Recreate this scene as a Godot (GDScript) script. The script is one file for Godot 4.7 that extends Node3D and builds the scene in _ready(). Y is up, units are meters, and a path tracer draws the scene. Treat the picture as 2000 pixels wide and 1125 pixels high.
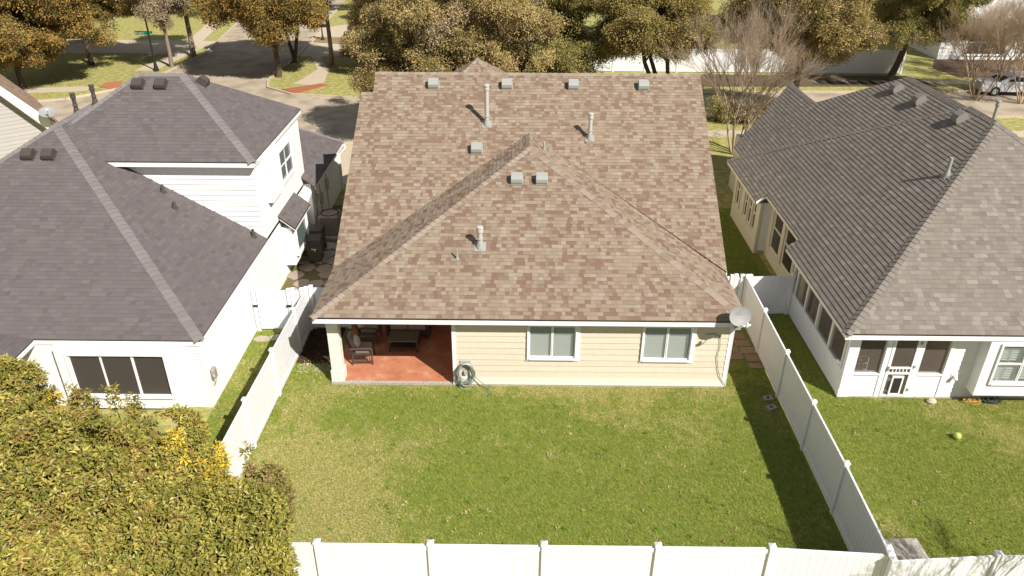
extends Node3D
# A back yard seen from above: a house with a blended shingle roof between two grey-roofed neighbours.

var numbers := {}
var eye := Vector3(0, 14.474, 0)

func _ready() -> void:
	# camera
	var cam := Camera3D.new()
	cam.name = "camera"
	cam.position = eye
	cam.rotation = Vector3(-0.508101, 0.006568, 0.005474)
	cam.fov = 41.101
	cam.near = 0.1
	cam.far = 900.0
	cam.current = true
	add_child(cam)
	# sky, exposure
	var we := WorldEnvironment.new()
	we.name = "world_environment"
	var env := Environment.new()
	var sky := Sky.new()
	var ps := ProceduralSkyMaterial.new()
	ps.sky_top_color = Color(0.58, 0.61, 0.65)
	ps.sky_horizon_color = Color(0.85, 0.83, 0.80)
	ps.ground_horizon_color = Color(0.66, 0.66, 0.62)
	ps.ground_bottom_color = Color(0.30, 0.29, 0.24)
	ps.sky_curve = 0.12
	sky.sky_material = ps
	env.background_mode = Environment.BG_SKY
	env.sky = sky
	env.background_energy_multiplier = 0.72
	env.tonemap_mode = Environment.TONE_MAPPER_LINEAR
	env.tonemap_exposure = 1.45
	env.sdfgi_enabled = true
	env.ssao_enabled = true
	env.ssil_enabled = true
	we.environment = env
	add_child(we)
	# sun: behind the camera on its right, about 41 degrees up
	var sun := DirectionalLight3D.new()
	sun.name = "sun"
	var az := deg_to_rad(43.0)
	var el := deg_to_rad(43.0)
	var to_sun := Vector3(sin(az) * cos(el), sin(el), cos(az) * cos(el))
	sun.look_at_from_position(to_sun * 50.0, Vector3.ZERO)
	sun.light_energy = 1.6
	sun.light_color = Color(1.0, 0.985, 0.955)
	sun.light_angular_distance = 0.5
	sun.shadow_enabled = true
	add_child(sun)

	make_materials()
	make_units()
	# ground, street
	var g := Mb.new()
	g.quad(Vector3(-400, 0, 150), Vector3(400, 0, 150), Vector3(400, 0, -500), Vector3(-400, 0, -500))
	struct("ground", g, mat(Color.WHITE, 0.95, ground_texture(), 0.16))
	street()
	flat("lawn_soil", [[-7.3, -23], [-7.3, -11.8], [8.1, -11.8], [8.1, -34], [-5.8, -34], [-5.8, -23]], 0.004, M.thatch)
	flat("lawn_soil", [[8.2, -34], [8.1, -9], [18, -9], [18, -19.2], [10.2, -19.2], [10.2, -34]], 0.004, M.thatch)
	flat("path_soil", [[-9.05, -22.9], [-5.8, -23.1], [-5.8, -34], [-8.8, -34], [-8.8, -30.6], [-9.05, -30.6]], 0.004, M.path_soil)
	flat("lawn_soil", [[-9.1, -22.7], [-9.1, -13], [-7.5, -13], [-7.5, -22.7]], 0.004, M.thatch)
	# houses
	main_house()
	left_house()
	right_house()
	far_houses()
	# fences
	var z0 := -21.67
	fence("vinyl_fence", "white rear fence along the bottom of the photo", [Vector3(-9.12, 0, -11.71), Vector3(-6.68, 0, -11.71), Vector3(-4.236, 0, -11.71), Vector3(-1.796, 0, -11.71), Vector3(0.644, 0, -11.71), Vector3(3.084, 0, -11.71), Vector3(5.524, 0, -11.71), Vector3(7.98, 0, -11.56)], 1.63, 1.0, M)
	fence("vinyl_fence", "white fence shadowed by bare branches behind right-hand lawn", [Vector3(7.99, 0, -11.42), Vector3(10.3, 0, -11.6), Vector3(12.74, 0, -11.6), Vector3(15.18, 0, -11.6), Vector3(17.6, 0, -11.6)], 1.6, 1.0, M)
	fence("vinyl_fence", "long white fence with shaded face on right side of back yard", [Vector3(8.16, 0, -24.0), Vector3(8.14, 0, -21.67), Vector3(8.12, 0, -19.23), Vector3(8.10, 0, -16.79), Vector3(8.08, 0, -14.35), Vector3(8.0, 0, -11.72)], 1.63, 1.0, M)
	fence("vinyl_fence", "white sunlit fence on left side of back yard", [Vector3(-7.2, 0, -22.85), Vector3(-7.23, 0, -21.45), Vector3(-7.29, 0, -19.07), Vector3(-7.34, 0, -16.65), Vector3(-7.38, 0, -14.2), Vector3(-7.4, 0, -11.85)], 1.63, 1.0, M)
	fence("vinyl_fence", "short white fence piece from tan house to left side fence", [Vector3(-7.06, 0, -22.95), Vector3(-5.86, 0, -23.0)], 1.63, 1.0, M)
	fence("vinyl_fence", "short white fence panel right of the left gate", [Vector3(-7.66, 0, -22.8), Vector3(-7.34, 0, -22.82)], 1.6, 1.0, M)
	fence("vinyl_fence", "shaded white cross fence between right side fence and sunroom", [Vector3(8.3, 0, -24.08), Vector3(9.86, 0, -24.2)], 1.6, 1.0, M)
	fence("vinyl_fence", "short white fence panel right of the right gate", [Vector3(7.8, 0, -24.1), Vector3(8.02, 0, -24.08)], 1.6, 1.0, M)
	gate("white gate with black hinges between white house and left fence", Vector3(-9.0, 0, -22.78), Vector3(-7.8, 0, -22.8), 1.6, M)
	gate("white gate with latch half hidden by right corner of tan roof", Vector3(6.72, 0, -24.1), Vector3(7.66, 0, -24.1), 1.6, M)
	var far := []
	for i in 11: far.append(Vector3(4.9 + i * 2.5, 0, -61.0))
	fence("vinyl_fence", "long white fence across the street behind the oaks", far, 1.8, 1.0, M, false)
	fence("vinyl_fence", "white fence running away behind the three-stemmed oak", [Vector3(15.2, 0, -61.3), Vector3(14.7, 0, -66), Vector3(14.2, 0, -71), Vector3(13.7, 0, -76), Vector3(13.2, 0, -81), Vector3(12.7, 0, -86)], 2.0, 1.0, M, false)
	patio_things()
	yard_things()
	# plants
	lawns()
	near_trees()
	trees()

# ---------------------------------------------------------------- mesh collector
class Mb:
	var v := PackedVector3Array()
	var n := PackedVector3Array()
	var c := PackedColorArray()
	var col := Color(1, 1, 1)
	func tri(a: Vector3, b: Vector3, d: Vector3) -> void:
		var m := (b - a).cross(d - a).normalized()
		v.append_array([a, d, b]); n.append_array([m, m, m]); c.append_array([col, col, col])
	func trin(a: Vector3, b: Vector3, d: Vector3, na: Vector3, nb: Vector3, nd: Vector3) -> void:
		v.append_array([a, d, b]); n.append_array([na, nd, nb]); c.append_array([col, col, col])
	func quad(a: Vector3, b: Vector3, d: Vector3, e: Vector3) -> void:
		tri(a, b, d); tri(a, d, e)
	func hexa(p: Array) -> void: # p: four bottom corners counter-clockwise seen from above, four top corners
		quad(p[4], p[5], p[6], p[7]); quad(p[3], p[2], p[1], p[0])
		for i in 4:
			var j := (i + 1) % 4
			quad(p[i], p[j], p[4 + j], p[4 + i])
	func box(lo: Vector3, hi: Vector3) -> void:
		hexa([Vector3(lo.x, lo.y, hi.z), Vector3(hi.x, lo.y, hi.z), Vector3(hi.x, lo.y, lo.z), Vector3(lo.x, lo.y, lo.z),
			Vector3(lo.x, hi.y, hi.z), Vector3(hi.x, hi.y, hi.z), Vector3(hi.x, hi.y, lo.z), Vector3(lo.x, hi.y, lo.z)])
	func obox(o: Vector3, a: Vector3, b: Vector3, d: Vector3) -> void: # from corner o along a, b (up), d with a x b = d direction
		hexa([o + d, o + a + d, o + a, o, o + b + d, o + a + b + d, o + a + b, o + b])
	func cbox(lo: Vector3, hi: Vector3, r: float) -> void: # box with chamfered vertical and top edges
		var ring := func(y: float, k: float) -> Array:
			var l := Vector3(lo.x + k, y, lo.z + k)
			var h := Vector3(hi.x - k, y, hi.z - k)
			return [Vector3(l.x, y, h.z - r), Vector3(l.x + r, y, h.z), Vector3(h.x - r, y, h.z), Vector3(h.x, y, h.z - r), Vector3(h.x, y, l.z + r), Vector3(h.x - r, y, l.z), Vector3(l.x + r, y, l.z), Vector3(l.x, y, l.z + r)]
		var rings := [ring.call(lo.y, 0.0), ring.call(hi.y - r, 0.0), ring.call(hi.y, r * 0.7)]
		for k in 2:
			for i in 8:
				var j := (i + 1) % 8
				quad(rings[k][i], rings[k][j], rings[k + 1][j], rings[k + 1][i])
		for i in range(1, 7):
			tri(rings[2][0], rings[2][i], rings[2][i + 1])
			tri(rings[0][0], rings[0][i + 1], rings[0][i])
	func tube(path: Array, radii: Array, sides := 8, caps := true) -> void:
		var rings := []
		var norms := []
		var side := Vector3.ZERO
		for i in path.size():
			var t: Vector3 = (path[mini(i + 1, path.size() - 1)] - path[maxi(i - 1, 0)]).normalized()
			if side == Vector3.ZERO:
				side = t.cross(Vector3.UP if absf(t.y) < 0.9 else Vector3.RIGHT).normalized()
			side = (side - t * side.dot(t)).normalized()
			var up := t.cross(side)
			var ring := []
			var nr := []
			for k in sides:
				var a := TAU * k / sides
				var d := side * cos(a) + up * sin(a)
				nr.append(d); ring.append(path[i] + d * float(radii[i]))
			rings.append(ring); norms.append(nr)
		for i in path.size() - 1:
			for k in sides:
				var j := (k + 1) % sides
				trin(rings[i][k], rings[i][j], rings[i + 1][j], norms[i][k], norms[i][j], norms[i + 1][j])
				trin(rings[i][k], rings[i + 1][j], rings[i + 1][k], norms[i][k], norms[i + 1][j], norms[i + 1][k])
		if caps:
			for k in range(1, sides - 1):
				tri(rings[0][0], rings[0][k + 1], rings[0][k])
				tri(rings[-1][0], rings[-1][k], rings[-1][k + 1])
	func lathe(o: Vector3, prof: Array, sides := 16) -> void: # prof: (radius, height) from below
		for i in prof.size() - 1:
			var d: Vector2 = prof[i + 1] - prof[i]
			var nn := Vector2(d.y, -d.x).normalized()
			for k in sides:
				var a := TAU * k / sides
				var b := TAU * (k + 1) / sides
				var ea := Vector3(cos(a), 0, -sin(a))
				var eb := Vector3(cos(b), 0, -sin(b))
				var p0: Vector3 = o + ea * prof[i].x + Vector3.UP * prof[i].y
				var p1: Vector3 = o + eb * prof[i].x + Vector3.UP * prof[i].y
				var p2: Vector3 = o + eb * prof[i + 1].x + Vector3.UP * prof[i + 1].y
				var p3: Vector3 = o + ea * prof[i + 1].x + Vector3.UP * prof[i + 1].y
				var na := ea * nn.x + Vector3.UP * nn.y
				var nb := eb * nn.x + Vector3.UP * nn.y
				trin(p0, p1, p2, na, nb, nb); trin(p0, p2, p3, na, nb, na)
	func slab(poly: Array, down: Vector3) -> void: # planar polygon, counter-clockwise seen from its outer side, thickened along down
		var flat := PackedVector2Array()
		var nn := Vector3.ZERO
		for i in poly.size():
			nn += (poly[i] as Vector3).cross(poly[(i + 1) % poly.size()])
		nn = nn.normalized()
		var ux: Vector3 = nn.cross(Vector3.UP if absf(nn.y) < 0.9 else Vector3.RIGHT).normalized()
		var uy := nn.cross(ux)
		for q in poly:
			flat.append(Vector2(ux.dot(q), uy.dot(q)))
		var ids := Geometry2D.triangulate_polygon(flat)
		for i in range(0, ids.size(), 3):
			var a: Vector3 = poly[ids[i]]
			var b: Vector3 = poly[ids[i + 1]]
			var d: Vector3 = poly[ids[i + 2]]
			if (b - a).cross(d - a).dot(nn) < 0:
				var t := b
				b = d; d = t
			tri(a, b, d)
			if down != Vector3.ZERO:
				tri(a + down, d + down, b + down)
		if down != Vector3.ZERO:
			for i in poly.size():
				var a: Vector3 = poly[i]
				var b: Vector3 = poly[(i + 1) % poly.size()]
				quad(a + down, b + down, b, a)
	func mesh() -> ArrayMesh:
		var a := []
		a.resize(Mesh.ARRAY_MAX)
		a[Mesh.ARRAY_VERTEX] = v; a[Mesh.ARRAY_NORMAL] = n; a[Mesh.ARRAY_COLOR] = c
		var m := ArrayMesh.new()
		if v.size():
			m.add_surface_from_arrays(Mesh.PRIMITIVE_TRIANGLES, a)
		return m

# ---------------------------------------------------------------- scene helpers
func numbered(called: String) -> String:
	var k: int = numbers.get(called, 0)
	numbers[called] = k + 1
	return called if k == 0 else "%s_%03d" % [called, k]

func tag(o: Node3D, label: String, category: String, group := "", kind := "") -> void:
	if label: o.set_meta("label", label)
	if category: o.set_meta("category", category)
	if group: o.set_meta("group", group)
	if kind: o.set_meta("kind", kind)

func thing(called: String, label: String, category: String, at := Vector3.ZERO, turn := 0.0, group := "") -> Node3D:
	var o := Node3D.new()
	o.name = numbered(called)
	add_child(o)
	o.position = at; o.rotation.y = turn
	tag(o, label, category, group)
	return o

func part(called: String, shape: Variant, m: Material, parent: Node3D, world := false) -> MeshInstance3D:
	var o := MeshInstance3D.new()
	o.name = called
	o.mesh = shape.mesh() if shape is Mb else shape
	o.material_override = m
	parent.add_child(o, true)
	if world and parent.get_parent() == self:
		o.position = -parent.position
	return o

func solo(called: String, shape: Variant, m: Material, label: String, category: String, at := Vector3.ZERO, group := "") -> MeshInstance3D:
	var o := MeshInstance3D.new()
	o.name = numbered(called)
	o.mesh = shape.mesh() if shape is Mb else shape
	o.material_override = m
	add_child(o)
	o.position = at
	tag(o, label, category, group)
	return o

func struct(called: String, shape: Variant, m: Material, label := "", kind := "structure") -> MeshInstance3D:
	var o := solo(called, shape, m, label, "")
	o.set_meta("kind", kind)
	return o

func dup(src: Node3D, label: String, at: Vector3, turn := 0.0) -> Node3D:
	var o: Node3D = src.duplicate()
	o.name = numbered(String(src.name).rstrip("0123456789").rstrip("_"))
	add_child(o)
	o.position = at; o.rotation.y = turn
	o.set_meta("label", label)
	return o

func L(r: float, g: float, b: float) -> Color:
	return Color(r, g, b).linear_to_srgb()

var grains := {}
func grain(freq: float, lo: float, hi: float, octaves := 4, seed_ := 3) -> Texture2D:
	var key := "%s %s %s %s %s" % [freq, lo, hi, octaves, seed_]
	if grains.has(key):
		return grains[key]
	var f := FastNoiseLite.new()
	f.seed = seed_; f.frequency = freq; f.fractal_octaves = octaves; f.noise_type = FastNoiseLite.TYPE_SIMPLEX_SMOOTH
	var im := f.get_seamless_image(512, 512)
	im.convert(Image.FORMAT_RGB8)
	for y in 512:
		for x in 512:
			var k := lerpf(lo, hi, im.get_pixel(x, y).r)
			im.set_pixel(x, y, Color(k, k, k))
	grains[key] = ImageTexture.create_from_image(im)
	return grains[key]

func mat(c: Color, rough := 0.8, tex: Texture2D = null, scale := 1.0, vcol := false) -> StandardMaterial3D:
	var m := StandardMaterial3D.new()
	m.albedo_color = c
	m.roughness = rough
	m.metallic_specular = 0.35
	if tex:
		m.albedo_texture = tex
		m.uv1_triplanar = true; m.uv1_world_triplanar = true
		m.uv1_scale = Vector3.ONE * scale
	m.vertex_color_use_as_albedo = vcol
	return m

func dull(m: StandardMaterial3D) -> StandardMaterial3D:
	m.metallic_specular = 0.12
	return m

func bump(m: StandardMaterial3D, tex: Texture2D, cm: float) -> StandardMaterial3D:
	m.heightmap_enabled = true
	m.heightmap_texture = tex
	m.heightmap_scale = cm
	return m

# ---------------------------------------------------------------- building helpers
var wedge_mesh: ArrayMesh
var plank_mesh: ArrayMesh

func make_units() -> void:
	var b := Mb.new() # shingle tab: x 0..1, y height (1 at the butt, 0.2 at the top), z 0..-1 up the slope
	var q := [Vector3(0, 0, 0), Vector3(1, 0, 0), Vector3(1, 0, -1), Vector3(0, 0, -1), Vector3(0, 1, 0), Vector3(1, 1, 0), Vector3(1, 0.2, -1), Vector3(0, 0.2, -1)]
	b.quad(q[4], q[5], q[6], q[7]); b.quad(q[0], q[1], q[5], q[4]); b.quad(q[1], q[2], q[6], q[5]); b.quad(q[3], q[0], q[4], q[7])
	wedge_mesh = b.mesh()
	b = Mb.new() # lap siding board: x 0..1, y 0..1, face thicker at the bottom
	q = [Vector3(0, 0, 0), Vector3(1, 0, 0), Vector3(1, 1, 0), Vector3(0, 1, 0), Vector3(0, 0, 1), Vector3(1, 0, 1), Vector3(1, 1, 0.25), Vector3(0, 1, 0.25)]
	b.quad(q[4], q[5], q[6], q[7]); b.quad(q[0], q[1], q[5], q[4]); b.quad(q[1], q[2], q[6], q[5]); b.quad(q[3], q[0], q[4], q[7]); b.quad(q[7], q[6], q[2], q[3])
	plank_mesh = b.mesh()

# lap siding boards as parts; openings are [u0, u1, v0, v1]
func planks(parent: Node3D, o: Vector3, u: Vector3, w: float, y0: float, y1: float, expo: float, ops: Array, mats: Array, rng: RandomNumberGenerator, thick := 0.016, world := true, joints := true) -> void:
	var nn := u.cross(Vector3.UP)
	var y := y0
	var base := parent.position * 0.0
	if world:
		var top := parent
		while top.get_parent() != self:
			top = top.get_parent()
		base = -top.position if parent.get_parent() == self else Vector3.ZERO
	while y < y1 - 0.02:
		var h := minf(expo, y1 - y)
		var cuts := [[0.0, w]]
		for op in ops:
			if op[2] < y + h * 0.6 and op[3] > y + h * 0.4:
				var next := []
				for s in cuts:
					if op[1] <= s[0] or op[0] >= s[1]:
						next.append(s)
					else:
						if op[0] - s[0] > 0.03: next.append([s[0], op[0]])
						if s[1] - op[1] > 0.03: next.append([op[1], s[1]])
				cuts = next
		var segs := []
		for s in cuts:
			if joints and s[1] - s[0] > 3.0:
				var k: float = lerpf(s[0], s[1], rng.randf_range(0.25, 0.75))
				segs.append([s[0], k - 0.0015]); segs.append([k + 0.0015, s[1]])
			else:
				segs.append(s)
		for s in segs:
			var b := part("plank", plank_mesh, mats[rng.randi() % mats.size()], parent)
			b.transform = Transform3D(Basis(u * (s[1] - s[0]), Vector3.UP * (h - 0.002), nn * thick), base + o + u * s[0] + Vector3.UP * y)
		y += expo

# a wall of thickness t behind the plane through o, with openings
func holed(b: Mb, o: Vector3, u: Vector3, w: float, h: float, t: float, ops: Array) -> void:
	var nn := u.cross(Vector3.UP)
	var us := [0.0, w]
	for op in ops:
		us.append(op[0]); us.append(op[1])
	us.sort()
	for i in us.size() - 1:
		if us[i + 1] - us[i] < 0.001: continue
		var mid: float = (us[i] + us[i + 1]) * 0.5
		var vs := [[0.0, h]]
		for op in ops:
			if op[0] < mid and op[1] > mid:
				var next := []
				for s in vs:
					if op[2] > s[0]: next.append([s[0], minf(op[2], s[1])])
					if op[3] < s[1]: next.append([maxf(op[3], s[0]), s[1]])
				vs = next
		for s in vs:
			if s[1] - s[0] > 0.001:
				b.obox(o + u * us[i] + Vector3.UP * s[0] - nn * t, u * (us[i + 1] - us[i]), Vector3.UP * (s[1] - s[0]), nn * t)

# ------ shingles
class Tab:
	var poly: PackedVector2Array
	var rect: Rect2
	var full: bool
	var h: float
	var k: int
	var size: float
	var o: Vector3
	var u: Vector3
	var s: Vector3
	var n: Vector3
	var v0: float
	var v1: float

func shingle_face(poly: Array, expo: float, wmin: float, wmax: float, hmin: float, hmax: float, weights: Array, rng: RandomNumberGenerator, out: Array, lows: Array) -> void:
	var nn := Vector3.ZERO
	for i in poly.size():
		nn += (poly[i] as Vector3).cross(poly[(i + 1) % poly.size()])
	nn = nn.normalized()
	var u := Vector3.UP.cross(nn).normalized()
	var s := nn.cross(u)
	var o: Vector3 = poly[0]
	var flat := PackedVector2Array()
	var lo := Vector2(1e9, 1e9)
	var hi := -lo
	for q in poly:
		var f := Vector2(u.dot(q - o), s.dot(q - o))
		flat.append(f); lo = lo.min(f); hi = hi.max(f)
	var total := 0.0
	for w in weights: total += w
	var fbm := FastNoiseLite.new()
	fbm.seed = rng.randi() % 999
	fbm.frequency = 1.1
	fbm.fractal_octaves = 2
	var rows := ceili((hi.y - lo.y) / expo)
	for r in rows:
		var v0 := lo.y + r * expo
		var v1 := minf(v0 + expo, hi.y)
		var x := lo.x - rng.randf() * wmax
		while x < hi.x:
			var w := rng.randf_range(wmin, wmax)
			var x1 := minf(x + w, hi.x)
			var blot := fbm.get_noise_2d(x * 1.0 + poly[0].z * 7.0, v0)
			var pick := clampf(rng.randf() + blot * 0.3, 0.0, 0.999) * total
			var k := 0
			while k < weights.size() - 1 and pick > weights[k]:
				pick -= weights[k]; k += 1
			if x1 > lo.x + 0.01 and x1 - x > 0.012:
				var rc := Rect2(maxf(x, lo.x), v0, x1 - maxf(x, lo.x) - 0.002, v1 - v0)
				var corners := PackedVector2Array([rc.position, Vector2(rc.end.x, v0), rc.end, Vector2(rc.position.x, v1)])
				var inside := 0
				for q in corners:
					if Geometry2D.is_point_in_polygon(q, flat): inside += 1
				var polys: Array = [corners]
				if inside < 4:
					polys = Geometry2D.intersect_polygons(corners, flat)
				for pp in polys:
					var t := Tab.new()
					t.poly = pp; t.rect = rc; t.full = inside == 4; t.k = k; t.o = o; t.u = u; t.s = s; t.n = nn; t.v0 = v0; t.v1 = v1
					t.h = hmin + 0.002 * rng.randf() if k in lows else rng.randf_range(lerpf(hmin, hmax, 0.6), hmax)
					var c := o + u * rc.get_center().x + s * rc.get_center().y
					t.size = rc.size.x * rc.size.y * absf(nn.dot((eye - c).normalized())) / c.distance_squared_to(eye) if t.full else 0.0
					out.append(t)
			x = x1

# the 300 largest tabs as parts, the others joined
func lay_shingles(roof: Node3D, tabs: Array, palette: Array, tex: Texture2D, rough := 0.92) -> void:
	tabs.sort_custom(func(a, b): return a.size > b.size)
	var mats := []
	for c in palette:
		mats.append(dull(mat(c.linear_to_srgb(), rough, tex, 2.5)))
	var b := Mb.new()
	var rng := RandomNumberGenerator.new()
	rng.seed = 8
	for i in tabs.size():
		var t: Tab = tabs[i]
		if i < 300 and t.full:
			var p := part("shingle", wedge_mesh, mats[t.k], roof)
			p.transform = Transform3D(Basis(t.u * t.rect.size.x, t.n * t.h, -t.s * (t.v1 - t.v0)), t.o + t.u * t.rect.position.x + t.s * t.v0)
			continue
		var c: Color = palette[t.k]
		b.col = c * rng.randf_range(0.94, 1.06)
		b.col.a = 1
		var lowp := []
		var top := []
		var area := 0.0
		for j in t.poly.size():
			area += t.poly[j].cross(t.poly[(j + 1) % t.poly.size()])
		var pts := t.poly
		if area < 0: pts.reverse()
		for q in pts:
			var k := clampf((q.y - t.v0) / maxf(t.v1 - t.v0, 0.001), 0, 1)
			var at := t.o + t.u * q.x + t.s * q.y
			lowp.append(at); top.append(at + t.n * t.h * lerpf(1.0, 0.2, k))
		for j in range(1, top.size() - 1):
			b.tri(top[0], top[j], top[j + 1])
		for j in top.size():
			var j1 := (j + 1) % top.size()
			b.quad(lowp[j], lowp[j1], top[j1], top[j])
	var rest := part("shingles", b, dull(mat(Color.WHITE, rough, tex, 2.5, true)), roof)
	rest.set_meta("kind", "stuff")

# overlapping cap shingles along a hip or a ridge
func caps(roof: Node3D, a: Vector3, b: Vector3, na: Vector3, nb: Vector3, half: float, step: float, thick: float, mats: Array, rng: RandomNumberGenerator) -> void:
	var d := (b - a).normalized()
	var count := int(a.distance_to(b) / step)
	step = a.distance_to(b) / count
	var da := na.cross(d).normalized()
	if da.dot(nb) > 0: da = -da
	var db := nb.cross(d).normalized()
	if db.dot(na) > 0: db = -db
	var up := (na + nb).normalized()
	for i in count:
		var m := Mb.new()
		var p0 := a + d * (step * i)
		var p1 := a + d * (step * (i + 1.12))
		var l0 := up * (thick * 1.9 + 0.012)
		var l1 := up * (thick * 0.6 + 0.006)
		var w := half * rng.randf_range(0.95, 1.05)
		for s in 2:
			var dd := da if s == 0 else db
			var ns := na if s == 0 else nb
			var e0 := p0 + dd * w + ns * (thick + 0.013)
			var e1 := p1 + dd * w + ns * (thick * 0.5 + 0.004)
			var q := [p0 + l0, e0, e1, p1 + l1]
			var low := [p0 + l0 - up * thick, e0 - ns * thick, e1 - ns * thick, p1 + l1 - up * thick]
			if s == 0:
				q.reverse(); low.reverse()
			var facing: bool = (q[1] - q[0]).cross(q[2] - q[0]).dot(ns) > 0
			if not facing:
				q.reverse(); low.reverse()
			m.quad(q[0], q[1], q[2], q[3])
			for j in 4:
				m.quad(low[j], low[(j + 1) % 4], q[(j + 1) % 4], q[j])
		part("cap_shingle", m, mats[rng.randi() % mats.size()], roof)

func normal_of(poly: Array) -> Vector3:
	return ((poly[1] - poly[0]) as Vector3).cross(poly[2] - poly[0]).normalized()

# window in a wall: o is the lower left corner on the wall plane
func window(parent: Node3D, o: Vector3, u: Vector3, w: float, h: float, fr: Material, glass: Material, opts := {}) -> MeshInstance3D:
	var nn := u.cross(Vector3.UP)
	var up := Vector3.UP
	var f: float = opts.get("frame", 0.06)
	var dep := 0.05
	var b := Mb.new()
	b.obox(o - nn * 0.06, u * f, up * h, nn * (0.06 + dep))
	b.obox(o + u * (w - f) - nn * 0.06, u * f, up * h, nn * (0.06 + dep))
	b.obox(o + u * f - nn * 0.06, u * (w - 2 * f), up * f, nn * (0.06 + dep + 0.02))
	b.obox(o + u * f + up * (h - f) - nn * 0.06, u * (w - 2 * f), up * f, nn * (0.06 + dep - 0.003))
	var win := part("window", b, fr, parent, true)
	var cols: int = opts.get("cols", 2)
	var rows: int = opts.get("rows", 1)
	var cw := (w - 2 * f) / cols
	var rh := (h - 2 * f) / rows
	var bar := 0.035
	for i in cols:
		for j in rows:
			var q := o + u * (f + cw * i) + up * (f + rh * j) - nn * (0.03 if (i + j) % 2 == 0 else 0.015)
			var s := Mb.new()
			s.obox(q - nn * 0.02, u * bar, up * rh, nn * 0.03)
			s.obox(q + u * (cw - bar) - nn * 0.02, u * bar, up * rh, nn * 0.03)
			s.obox(q + u * bar - nn * 0.02, u * (cw - 2 * bar), up * bar, nn * 0.03)
			s.obox(q + u * bar + up * (rh - bar) - nn * 0.02, u * (cw - 2 * bar), up * bar, nn * 0.03)
			part("sash", s, fr, win)
			var g := Mb.new()
			g.obox(q + u * bar + up * bar - nn * 0.008, u * (cw - 2 * bar), up * (rh - 2 * bar), nn * 0.005)
			part("pane", g, glass, win)
	if opts.has("blind"):
		var n_: int = opts.blind
		for i in cols:
			var s := Mb.new()
			var q := o + u * (f + cw * i + 0.03) + up * f - nn * 0.10
			var ht := h - 2 * f
			for k in n_:
				var y := ht * (k + 0.5) / n_
				var a := q + up * (y - ht * 0.42 / n_) + nn * 0.012
				var c := q + up * (y + ht * 0.42 / n_) - nn * 0.012
				s.hexa([a, a + u * (cw - 0.06), c + u * (cw - 0.06), c, a + up * 0.003, a + u * (cw - 0.06) + up * 0.003, c + u * (cw - 0.06) + up * 0.003, c + up * 0.003])
			part("blind", s, opts.blind_mat, win)
	if opts.has("dark"):
		var s := Mb.new()
		s.obox(o + u * 0.02 + up * 0.02 - nn * 0.45, u * (w - 0.04), up * (h - 0.04), nn * 0.02)
		part("room_shade", s, opts.dark, win)
	return win

# ---------------------------------------------------------------- fences
func fence(called: String, label: String, pts: Array, h: float, face: float, m: Dictionary, boards := true) -> Node3D:
	var o := thing(called, label, "fence", pts[0])
	var post_h := h + 0.05
	var pm := Mb.new()
	pm.cbox(Vector3(-0.063, 0, -0.063), Vector3(0.063, post_h, 0.063), 0.008)
	var pmesh := pm.mesh()
	var cm := Mb.new()
	cm.box(Vector3(-0.076, 0, -0.076), Vector3(0.076, 0.03, 0.076))
	var tip := Vector3(0, 0.075, 0)
	var k := [Vector3(-0.076, 0.03, 0.076), Vector3(0.076, 0.03, 0.076), Vector3(0.076, 0.03, -0.076), Vector3(-0.076, 0.03, -0.076)]
	for i in 4:
		cm.tri(k[i], k[(i + 1) % 4], tip)
	var cmesh := cm.mesh()
	var bh := h - 0.22
	var bm := Mb.new()
	var c := 0.05
	var e := 0.0065
	var prof := [Vector2(0, 0.0), Vector2(c, e), Vector2(1 - c, e), Vector2(1, 0.0), Vector2(1 - c, -e), Vector2(c, -e)]
	for i in 6:
		var a: Vector2 = prof[i]
		var d: Vector2 = prof[(i + 1) % 6]
		bm.quad(Vector3(a.x, 0, a.y), Vector3(a.x, 1, a.y), Vector3(d.x, 1, d.y), Vector3(d.x, 0, d.y))
	var bmesh := bm.mesh()
	for i in pts.size():
		var turn := 0.0
		var dir: Vector3 = (pts[mini(i + 1, pts.size() - 1)] - pts[maxi(i - 1, 0)]).normalized()
		turn = atan2(-dir.z, dir.x)
		var p := part("post", pmesh, m.vinyl, o)
		p.position = pts[i] - pts[0]; p.rotation.y = turn
		var cp := part("post_cap", cmesh, m.vinyl, p)
		cp.position.y = post_h
		if i == pts.size() - 1: continue
		var a: Vector3 = pts[i] - pts[0]
		var b: Vector3 = pts[i + 1] - pts[0]
		var d := (b - a).normalized()
		var nn := d.cross(Vector3.UP)
		var len_ := a.distance_to(b) - 0.128
		var s := a + d * 0.064
		for r in 2:
			var rail := Mb.new()
			var y0 := h - 0.14 if r == 0 else 0.05
			rail.obox(s + Vector3.UP * y0 - nn * 0.024, d * len_, Vector3.UP * 0.14, nn * 0.048)
			part("rail", rail, m.vinyl, o)
		if boards:
			var n_ := int(round(len_ / 0.155))
			for j in n_:
				var q := part("board", bmesh, m.vinyl, o)
				q.transform = Transform3D(Basis(d * (len_ / n_), Vector3.UP * (bh - 0.06), nn), s + d * (len_ * j / n_) + Vector3.UP * 0.18)
		else:
			var pan := Mb.new()
			pan.obox(s + Vector3.UP * 0.19 - nn * 0.01, d * len_, Vector3.UP * (h - 0.33), nn * 0.02)
			part("panel", pan, m.vinyl, o)
	return o

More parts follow.
